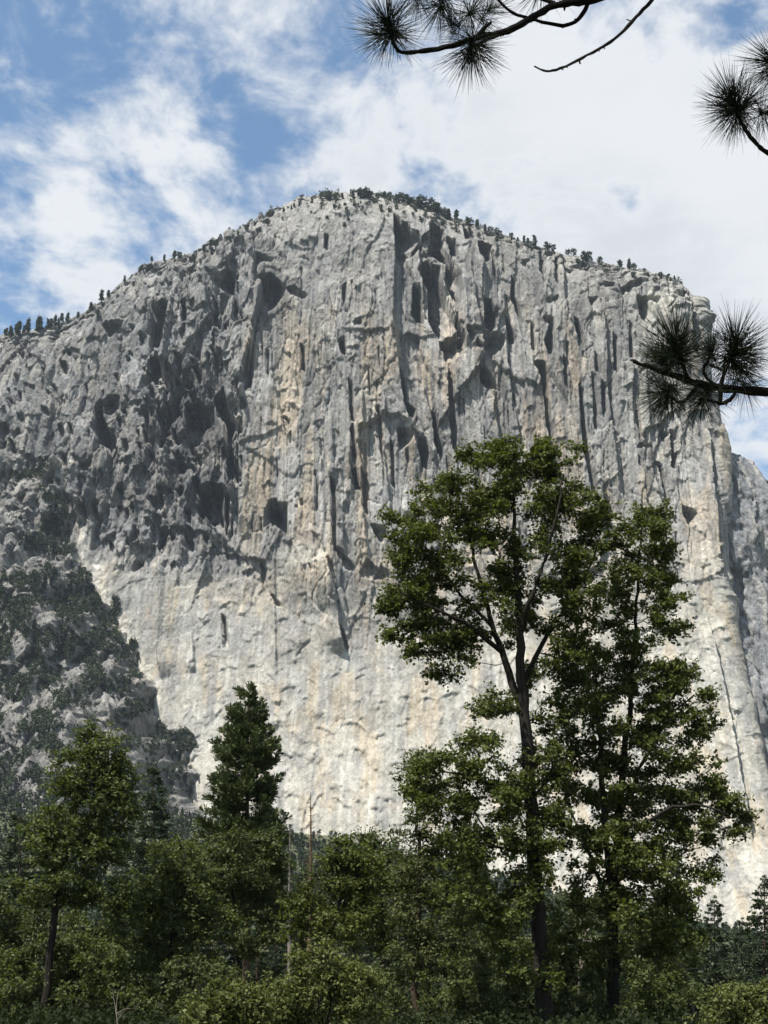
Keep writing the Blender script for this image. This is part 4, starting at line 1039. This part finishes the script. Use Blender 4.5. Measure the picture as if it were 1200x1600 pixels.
# skyline trees: (px, height in px, kind, px below the rim)
RT = [(x, h, k, 0) for x, h, k in [(118,9,0),(138,13,0),(160,15,1),(166,10,0),(195,8,1),(236,8,0),(258,9,1),(272,12,0),(277,10,2),(318,12,0),(326,14,1),(333,10,2),(357,6,2),(372,7,0),(386,8,2),(440,7,0),(452,6,1),(460,7,0),(466,6,0),(489,8,1),
      (503,10,2),(510,9,2),(516,12,2),(523,10,2),(532,9,0),(549,11,1),(560,10,2),(568,14,2),(574,14,2),(579,11,2),(591,9,2),(600,12,0),(611,11,2),(620,10,2),(630,14,2),(638,13,2),(645,11,2),(657,16,1),(663,18,2),(671,17,2),(679,15,2),(686,14,2),
      (698,14,2),(703,15,0),(715,14,0),(727,11,1),(737,12,2),(748,13,0),(760,10,1),(768,8,2),(778,9,2),(784,8,2),(796,8,2),(812,7,0),(821,10,1),(828,9,0),(837,14,1),(853,11,2),(868,9,2),(885,9,2),(894,10,2),(917,12,2),(923,13,2),(934,9,2),(965,9,2),(972,10,0),(981,13,1),(988,8,2),(1004,6,2),(1030,7,2),(1042,7,2),(1055,6,0)]]
RT += [(x+rg.uniform(-3, 3), rg.uniform(8, 17), int(rg.integers(0, 2)), 0) for x in np.arange(2, 105, 5.0)]
RT += [(x, rg.uniform(6, 11), 2+int(rg.integers(0, 2)), dy) for x, dy in [(505,8),(520,14),(535,10),(545,22),(552,12),(566,16),(580,10),(596,15),(608,18),(622,12),(634,16),(648,14),(660,20),(676,18),(690,14),(710,16),(540,34),(536,44),(512,30),(730,10),(752,12),(780,10),(805,9),(900,10),(950,12),(990,12),(1020,12),(420,10),(398,14),(300,14),(240,12),(205,14),(180,12),(150,12)]]
for k, (x, h, kd, dy) in enumerate(RT):
    ysk = float(np.interp(x, SKYL[:, 0], SKYL[:, 1])); p_ = None
    for q in (0, 2, 4, 7, 11, 15, 20, 26):
        p_ = on_cliff(x, ysk+dy+q)
        if p_ is not None: break
    if p_ is None: continue
    hm = h*np.linalg.norm(p_)/FPX*(1.0 if dy else 1.3)
    o = link('rim_pine', rims[kd if kd < 2 else 2+(k % 2)]); o.location = p_-np.array([0, -.5, .6]); o.scale = (hm*1.1, hm*1.1, hm); o.rotation_euler = (0, 0, k*1.7)
    if dy: tag(o, 'small round shrubby pine on the ledges just below the cliff rim', 'tree', 'shrubby pines on the rim ledges')
    elif x < 115: tag(o, 'tiny pine in the row along the left end of the cliff rim', 'tree', 'pines along the left rim')
    elif x < 490: tag(o, 'tiny pine on the sloping left shoulder of the cliff skyline', 'tree', 'pines on the left shoulder')
    elif x < 760: tag(o, 'tiny pine crowning the summit of the cliff', 'tree', 'pines on the summit')
    else: tag(o, 'tiny pine on the right-hand rim sloping down to the prow', 'tree', 'pines on the right rim')
# scrub that clothes the buttress and ledges: one mass
idx = np.nonzero((_fx > -30) & (_fx < 330) & (_fy > 700) & (_fy < 1330))[0]
sx_, sy_ = _fx[idx], _fy[idx]
lim = np.interp(sy_, GUL[:, 1], GUL[:, 0])
nz = fbm(sx_/45, sy_/32, 501, 4)
poly = np.interp(sy_, [700, 760, 860, 900, 960, 1010, 1060, 1110, 1150, 1250, 1330], [30, 55, 70, 130, 160, 205, 222, 224, 200, 250, 320])
dm = smooth(-15, 10, poly-sx_)*np.interp(sy_, [700, 850, 900, 1000, 1150, 1250, 1330], [-.40, -.28, .10, .16, -.04, .2, .5])
w_ = np.clip((nz*.8+dm*1.6+.06)*4, 0, 1)*(sx_ < lim-4)
# narrow ledges of trees
for ax_, ay_, rx_, ry_ in [(280,1160,30,18),(30,742,30,7),(85,820,14,30),(125,905,18,16),(60,850,30,16),(195,605,20,5),(30,655,30,5),(490,1255,30,14),(180,960,6,30),(208,1030,8,30)]:
    w_ = np.maximum(w_, .8*((((sx_-ax_)/rx_)**2+((sy_-ay_)/ry_)**2) < 1))
pick = idx[rg.random(len(idx)) < w_*.26]
idx = np.nonzero((_fx > 330) & (_fx < 1090) & (_fy > 300) & (_fy < 470))[0]; sx_, sy_ = _fx[idx], _fy[idx]
dsk = sy_-np.interp(sx_, SKYL[:, 0], SKYL[:, 1])
w2 = smooth(.05, .35, fbm(sx_/16, sy_/7, 511, 3))*np.interp(sx_, [330, 480, 520, 680, 720, 1090], [.15, .3, 1, 1, .4, .25])*smooth(np.interp(sx_, [400, 560, 700, 1000], [14, 40, 26, 20]), 4, dsk)
pick = np.concatenate([pick, idx[rg.random(len(idx)) < w2*.07]])
Pk = _P[pick]; n = len(Pk); sz = rg.uniform(1.2, 3.0, n)*np.where(rg.random(n) < .2, 1.5, 1)
m_ = 24
C = np.repeat(Pk, m_, 0) + unit(rg.normal(size=(n*m_, 3)))*(np.repeat(sz, m_)*rg.uniform(.4, 1, n*m_))[:, None]*np.array([.9, .9, 1.15]) + np.array([0, -1.0, 0])+np.repeat(sz, m_)[:, None]*np.array([0, 0, .8])
V, F, tn = leaf_tris(C, unit(rg.normal(size=(n*m_, 3))+np.array([0, -.2, .6])), 1.5, rg, np.clip(np.repeat(rg.normal(.4, .2, n), m_)+rg.normal(0, .15, n*m_), 0, 1), .9)
tag(link('scrub', mesh_np('scrub', V, F, {'tint': tn}), L_far), 'dark evergreen scrub and trees clothing the buttress at the left', 'scrub', kind='stuff')
# wood on the talus at the foot of the cliff: one mass
n = 5000; Y_ = 430+660*rg.uniform(0, 1, n)**.62; Y_[:1100] = rg.uniform(128, 430, 1100); X_ = rg.uniform(-.36, .36, n)*Y_; Z_ = ground_z(X_, Y_); hh = np.where(Y_ < 430, .32, 1)* rg.uniform(7, 15, n)*np.interp(X_/Y_, [-.3, 0, .2, .3], [1.1, .8, .45, .4])
m_ = 26; zf = rg.uniform(.1, 1, (n, m_)); rr_ = (.20*(1-zf)**.8+.03)*np.where(Y_ < 430, 3.0, 1)[:, None]*hh[:, None]*rg.uniform(.3, 1, (n, m_)); a = rg.uniform(0, 2*PI, (n, m_))
C = np.stack([X_[:, None]+rr_*np.cos(a), Y_[:, None]+rr_*np.sin(a), Z_[:, None]+zf*hh[:, None]], -1).reshape(-1, 3)
V, F, tn = leaf_tris(C, unit(rg.normal(size=(n*m_, 3))+np.array([0, -.2, .6])), 2.6, rg, np.clip(np.repeat(rg.normal(.35, .2, n), m_)+rg.normal(0, .15, n*m_), 0, 1), .7)
tag(link('forest', mesh_np('forest', V, F, {'tint': tn}), L_far), 'distant forest covering the talus below the cliff', 'forest', kind='stuff')
print('far plants', round(time.time()-T0, 1), 'scrub', len(Pk))

# ------------------------------------------------------------------ the pine the camera stands under: trunk out of view at the right, boughs reaching in
def needle_tuft(seed, n=210, L=.19, axis_len=.09):
    rg_ = np.random.default_rng(seed); Vs, Fs = [], []
    s0 = rg_.uniform(0, 1, n)
    th = np.radians(12+118*rg_.uniform(0, 1, n)**.8)*(1.05-.45*s0); ph = rg_.uniform(0, 2*PI, n)
    d = np.stack([np.sin(th)*np.cos(ph), np.sin(th)*np.sin(ph), np.cos(th)], 1)
    p0 = np.stack([0*s0, 0*s0, axis_len*(s0-.6)], 1); ln = L*rg_.uniform(.72, 1.08, n)[:, None]
    bend = rg_.normal(0, .05, (n, 3))+np.array([0, 0, .06])
    p1 = p0+d*ln*.5+bend*ln*.25; p2 = p0+d*ln+bend*ln
    u = unit(np.cross(d, rg_.normal(size=(n, 3)))); w_ = np.cross(d, u)
    rings = []
    for p_, r_ in ((p0, .0011), (p1, .00125), (p2, .0003)):
        for k in range(3):
            a = k*2*PI/3; rings.append(p_+r_*(math.cos(a)*u+math.sin(a)*w_))
    V = np.stack(rings, 1).reshape(-1, 3)
    F = []
    for s_ in (0, 1):
        for k in range(3): F.append([s_*3+k, s_*3+(k+1) % 3, s_*3+3+(k+1) % 3, s_*3+3+k])
    F = (np.arange(n)[:, None, None]*9+np.array(F)[None]).reshape(-1, 4)
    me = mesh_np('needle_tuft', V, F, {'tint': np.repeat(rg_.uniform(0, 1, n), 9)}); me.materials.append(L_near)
    return me
tufts_ = [needle_tuft(101), needle_tuft(102), needle_tuft(103, 130)]
YF = 6.0
TRX, TRY = 4.3, 6.4
root = empty('pine_tree', (TRX, TRY, 0))
tag(root, 'near overhanging pine whose dark long-needled boughs reach in from the right and top', 'tree')
O_ = np.array([TRX, TRY, 0.])
zt = np.linspace(0, 22, 23)
tv, tf = tubes([(np.stack([TRX+.08*np.sin(zt*.4), TRY+.06*np.cos(zt*.5), zt-.1], 1), .30*(1-zt/24)**.7)], 14)
link('trunk', mesh_np('trunk', tv-O_, tf, smooth_shade=True), B_pine, root)
def rough_tube(pts, r, rg_):
    P_ = chaikin3(pts); n_ = len(P_); q = np.linspace(0, 1, n_); rr = np.interp(q, np.linspace(0, 1, len(r)), r)*(1+rg_.normal(0, .09, n_))
    return (P_+rg_.normal(0, .0016, P_.shape), rr)
def chaikin3(P):
    P = np.asarray(P, float)
    for _ in range(2):
        q = np.empty((2*(len(P)-1), 3)); q[0::2] = P[:-1]*.75+P[1:]*.25; q[1::2] = P[:-1]*.25+P[1:]*.75
        P = np.vstack([P[:1], q[1:-1], P[-1:]])
    return P
def bough(name, seed, lines, tufts, knots=12):
    rg_ = np.random.default_rng(seed); ch = []
    for pts, r in lines:
        P_ = np.array([np.array(p_[1:]) if p_[0] == 'w' else at(p_[0], p_[1], YF+p_[2]) for p_ in pts])
        tb = rough_tube(P_, r, rg_); ch.append(tb)
        for k in range(int(len(tb[0])*.35)):                      # bark scales and bud stubs
            i = rg_.integers(1, len(tb[0])-1); d_ = unit(rg_.normal(size=3)); rk = tb[1][i]
            ch.append((np.stack([tb[0][i], tb[0][i]+d_*rk*rg_.uniform(1.2, 1.9)]), [rk*.55, rk*.2]))
    v_, f_ = tubes(ch, 8)
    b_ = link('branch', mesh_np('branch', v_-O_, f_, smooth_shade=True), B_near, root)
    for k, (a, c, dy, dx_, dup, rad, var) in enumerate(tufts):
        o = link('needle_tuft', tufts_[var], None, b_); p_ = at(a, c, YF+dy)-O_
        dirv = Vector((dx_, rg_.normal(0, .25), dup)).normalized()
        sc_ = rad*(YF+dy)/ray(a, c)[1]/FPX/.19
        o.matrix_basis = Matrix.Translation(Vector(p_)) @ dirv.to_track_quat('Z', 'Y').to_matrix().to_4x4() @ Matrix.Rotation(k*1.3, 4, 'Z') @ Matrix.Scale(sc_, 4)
    return b_
bough('a', 111, [
    ([('w', TRX, TRY, 8.1), ('w', 3.0, 6.2, 7.6), (1010,-45,0), (939,-2,0), (911,3,0), (866,6,0), (837,25,0), (803,45,0), (775,54,0), (747,57,0), (713,71,0), (667,79,0), (628,84,0), (613,71,0), (608,48,0)], [.05, .035, .026, .023, .022, .021, .019, .018, .016, .015, .013, .010, .008]),
    ([(774,-6,.1), (798,20,.1), (826,28,.1), (860,37,.1), (891,40,.1), (911,23,.05), (921,0,0)], [.010, .011, .012, .012, .013, .013, .014]),
    ([(747,57,0), (757,42,.02), (768,34,.03)], [.012, .012, .010]),
    ([(775,56,0), (752,66,-.03), (738,74,-.05)], [.012, .010, .008]),
    ([(1060,-55,0), (1019,0,0), (996,25,0), (973,51,0), (939,77,0), (905,94,0), (871,110,0), (851,112,0), (834,104,0)], [.016, .013, .012, .011, .0105, .010, .009, .008, .005]),
    ([(989,34,0), (979,30,0)], [.006, .004]), ([(906,94,0), (907,100,0)], [.006, .005]),
    ([(866,6,0), (800,-20,0), (720,-20,.05), (700,-8,.05)], [.014, .012, .010, .008]),
    ], [(608,44,0,-.25,1,66,0), (606,52,.04,-.8,-.4,62,2), (612,48,-.03,.5,-.9,58,2), (736,74,-.05,-.1,-1,66,0), (742,70,0,.3,-.8,60,2), (690,5,.05,-.3,-.7,60,1), (735,20,.04,.2,.5,56,2), (655,-8,.08,-.4,-.6,50,2), (760,20,.1,.5,.6,52,2), (845,-20,.1,-.4,-.9,62,2), (712,38,.06,-.4,-.2,44,2)])
bough('b', 112, [
    ([('w', TRX, TRY, 6.6), ('w', 3.0, 6.2, 6.15), (1300,275,0), (1225,250,0), (1200,240,0), (1182,226,0), (1168,207,0), (1155,186,0), (1148,160,0)], [.04, .028, .020, .016, .014, .012, .011, .010, .008]),
    ([('w', 3.0, 6.2, 6.15), (1290,130,0), (1235,105,0), (1212,95,0)], [.02, .014, .010, .008])],
    [(1146,160,0,-.25,1,64,0), (1148,172,.03,-.9,.1,60,1), (1152,176,-.03,-.2,-1,56,2), (1160,165,.02,.7,.6,56,2), (1214,98,0,-.9,.3,62,0), (1212,108,.03,-.4,-.9,56,2), (1195,176,.05,.5,.2,58,2)])
bough('c', 113, [
    ([('w', TRX, TRY, 4.6), ('w', 3.0, 6.2, 4.25), (1320,618,0), (1200,613,0), (1165,610,0), (1130,607,0), (1090,600,0), (1060,590,0), (1030,578,0), (1004,570,0), (990,564,0)], [.045, .034, .027, .024, .0225, .021, .019, .017, .015, .012, .010]),
    ([(990,564,0), (984,562,0)], [.010, .003]),
    ([(1088,600,0), (1073,590,-.03), (1066,568,-.05), (1058,545,-.05)], [.011, .010, .010, .009]),
    ([(1042,582,0), (1040,572,.04), (1040,560,.05)], [.008, .007, .006]),
    ([(1090,603,0), (1073,625,-.02), (1060,631,-.03), (1048,620,-.03), (1042,612,-.03)], [.010, .010, .009, .008, .007]),
    ([(1150,611,0), (1140,625,-.04), (1128,632,-.05), (1112,628,-.05), (1100,620,-.05)], [.012, .012, .011, .008, .007]),
    ([(1126,633,-.05), (1125,605,-.06), (1132,580,-.06), (1142,562,-.05), (1148,545,-.05)], [.012, .012, .011, .011, .010]),
    ([(1122,604,.04), (1102,590,.05), (1098,576,.05), (1108,562,.06), (1113,550,.06)], [.010, .010, .009, .011, .008]),
    ([(1110,570,.06), (1122,575,.04), (1132,580,-.02)], [.009, .008, .008]),
    ], [(1058,546,-.05,-.1,1,76,0), (1056,552,-.03,.5,.8,66,2), (1060,556,-.02,-.7,.6,62,2), (1040,566,.05,-.8,.3,58,2), (1040,568,.05,-.5,.9,52,2), (1042,612,-.03,-.8,-.4,64,1), (1046,616,-.02,-.2,-1,60,2), (1100,619,-.05,-.6,-.9,64,2), (1102,618,-.04,-.9,-.2,40,2),
        (1148,542,-.05,.1,1,66,0), (1152,552,-.03,.9,.5,62,1), (1146,570,-.03,.9,-.5,66,2), (1148,565,.02,.5,-1,60,2), (1114,548,.06,.1,1,46,2), (1112,556,.06,-.6,.7,44,2), (1160,600,.08,.4,-.8,50,2)])
# unseen boughs and crown higher up, added to shade the near ones
rg_ = np.random.default_rng(114); ch = []; tp = []
for k in range(15):
    z_ = rg_.uniform(7.8, 11.5); e_ = np.array([rg_.uniform(-2.6, 2.6), rg_.uniform(2.6, 5.2), z_+rg_.uniform(.2, 1.0)])
    if e_[2]-CAMZ < 1.25*e_[1]+.4: e_[2] = CAMZ+1.25*e_[1]+.4
    a_ = np.array([TRX, TRY, z_]); s_ = np.linspace(0, 1, 8)[:, None]; pts = a_+(e_-a_)*s_+np.array([0, 0, .5])*np.sin(s_*PI); ch.append((pts, np.linspace(.05, .012, 8)))
    for j in range(26):
        u_ = rg_.uniform(.25, 1.0); c_ = a_+(e_-a_)*u_+np.array([0, 0, .5])*math.sin(u_*PI)+rg_.normal(0, .42, 3)*np.array([1, 1, .45])
        if (c_[2]-CAMZ)/max(c_[1], .1) > 1.12: tp.append(c_)
v_, f_ = tubes(ch, 6); link('branch', mesh_np('branch', v_-O_, f_, smooth_shade=True), B_near, root)
src = tufts_[2]; nv = len(src.vertices); co = np.zeros(nv*3, np.float32); src.vertices.foreach_get('co', co); co = co.reshape(-1, 3)
co9 = co.reshape(-1, 9, 3)[::2][:, [0, 1, 7]].copy(); co9[:, 1] += (co9[:, 1]-co9[:, 0])*3; co9 = co9.reshape(-1, 3); Fq = np.arange(len(co9)).reshape(-1, 3)
Vs, Fs = [], []
for k, c_ in enumerate(tp):
    M_ = np.array(Vector(unit(rg_.normal(size=3))).to_track_quat('Z', 'Y').to_matrix()); Vs.append(co9@M_.T*1.25+c_-O_); Fs.append(Fq+k*len(co9))
link('crown', mesh_np('crown', np.vstack(Vs), np.vstack(Fs), {'tint': np.full(len(Fs)*len(co9), .4)}), L_near, root)
# leafy undergrowth on the floor of the wood: one mass
n = 4200; Y_ = rg.uniform(48, 125, n); X_ = rg.uniform(-.36, .36, n)*Y_; hh = np.where(Y_ < 66, rg.uniform(.3, 1.0, n), rg.uniform(.4, 1.6, n)); m_ = 17
C = np.stack([np.repeat(X_, m_)+rg.normal(0, .5, n*m_), np.repeat(Y_, m_)+rg.normal(0, .5, n*m_), np.repeat(ground_z(X_, Y_), m_)+np.repeat(hh, m_)*rg.uniform(.02, 1, n*m_)], 1)
V, F, tn = leaf_tris(C, unit(rg.normal(size=(n*m_, 3))+np.array([0, 0, .7])), .17, rg, rg.uniform(0, .4, n*m_))
tag(link('undergrowth', mesh_np('undergrowth', V, F, {'tint': tn}), L_fern), 'leafy undergrowth covering the floor of the wood', 'undergrowth', kind='stuff')
print('near pine', round(time.time()-T0, 1), len(tp))

# ------------------------------------------------------------------ thin summer haze
hz = mesh_np('haze', np.array([(x, y, z) for x in (-3600, 3600) for y in (-3100, 3600) for z in (-12, 1060)], float), np.array([(0,1,3,2),(4,6,7,5),(0,4,5,1),(2,3,7,6),(0,2,6,4),(1,5,7,3)]))
m = bpy.data.materials.new('haze'); m.use_nodes = True; N = NT(m.node_tree)
vp = N.n('ShaderNodeVolumePrincipled', ins={'Color': (.74, .86, 1.0, 1), 'Density': HAZE, 'Anisotropy': .2})
N.n('ShaderNodeOutputMaterial', ins={'Volume': vp.outputs[0]})
tag(link('haze', hz, m), 'thin blue summer haze filling the valley', 'haze', kind='stuff')
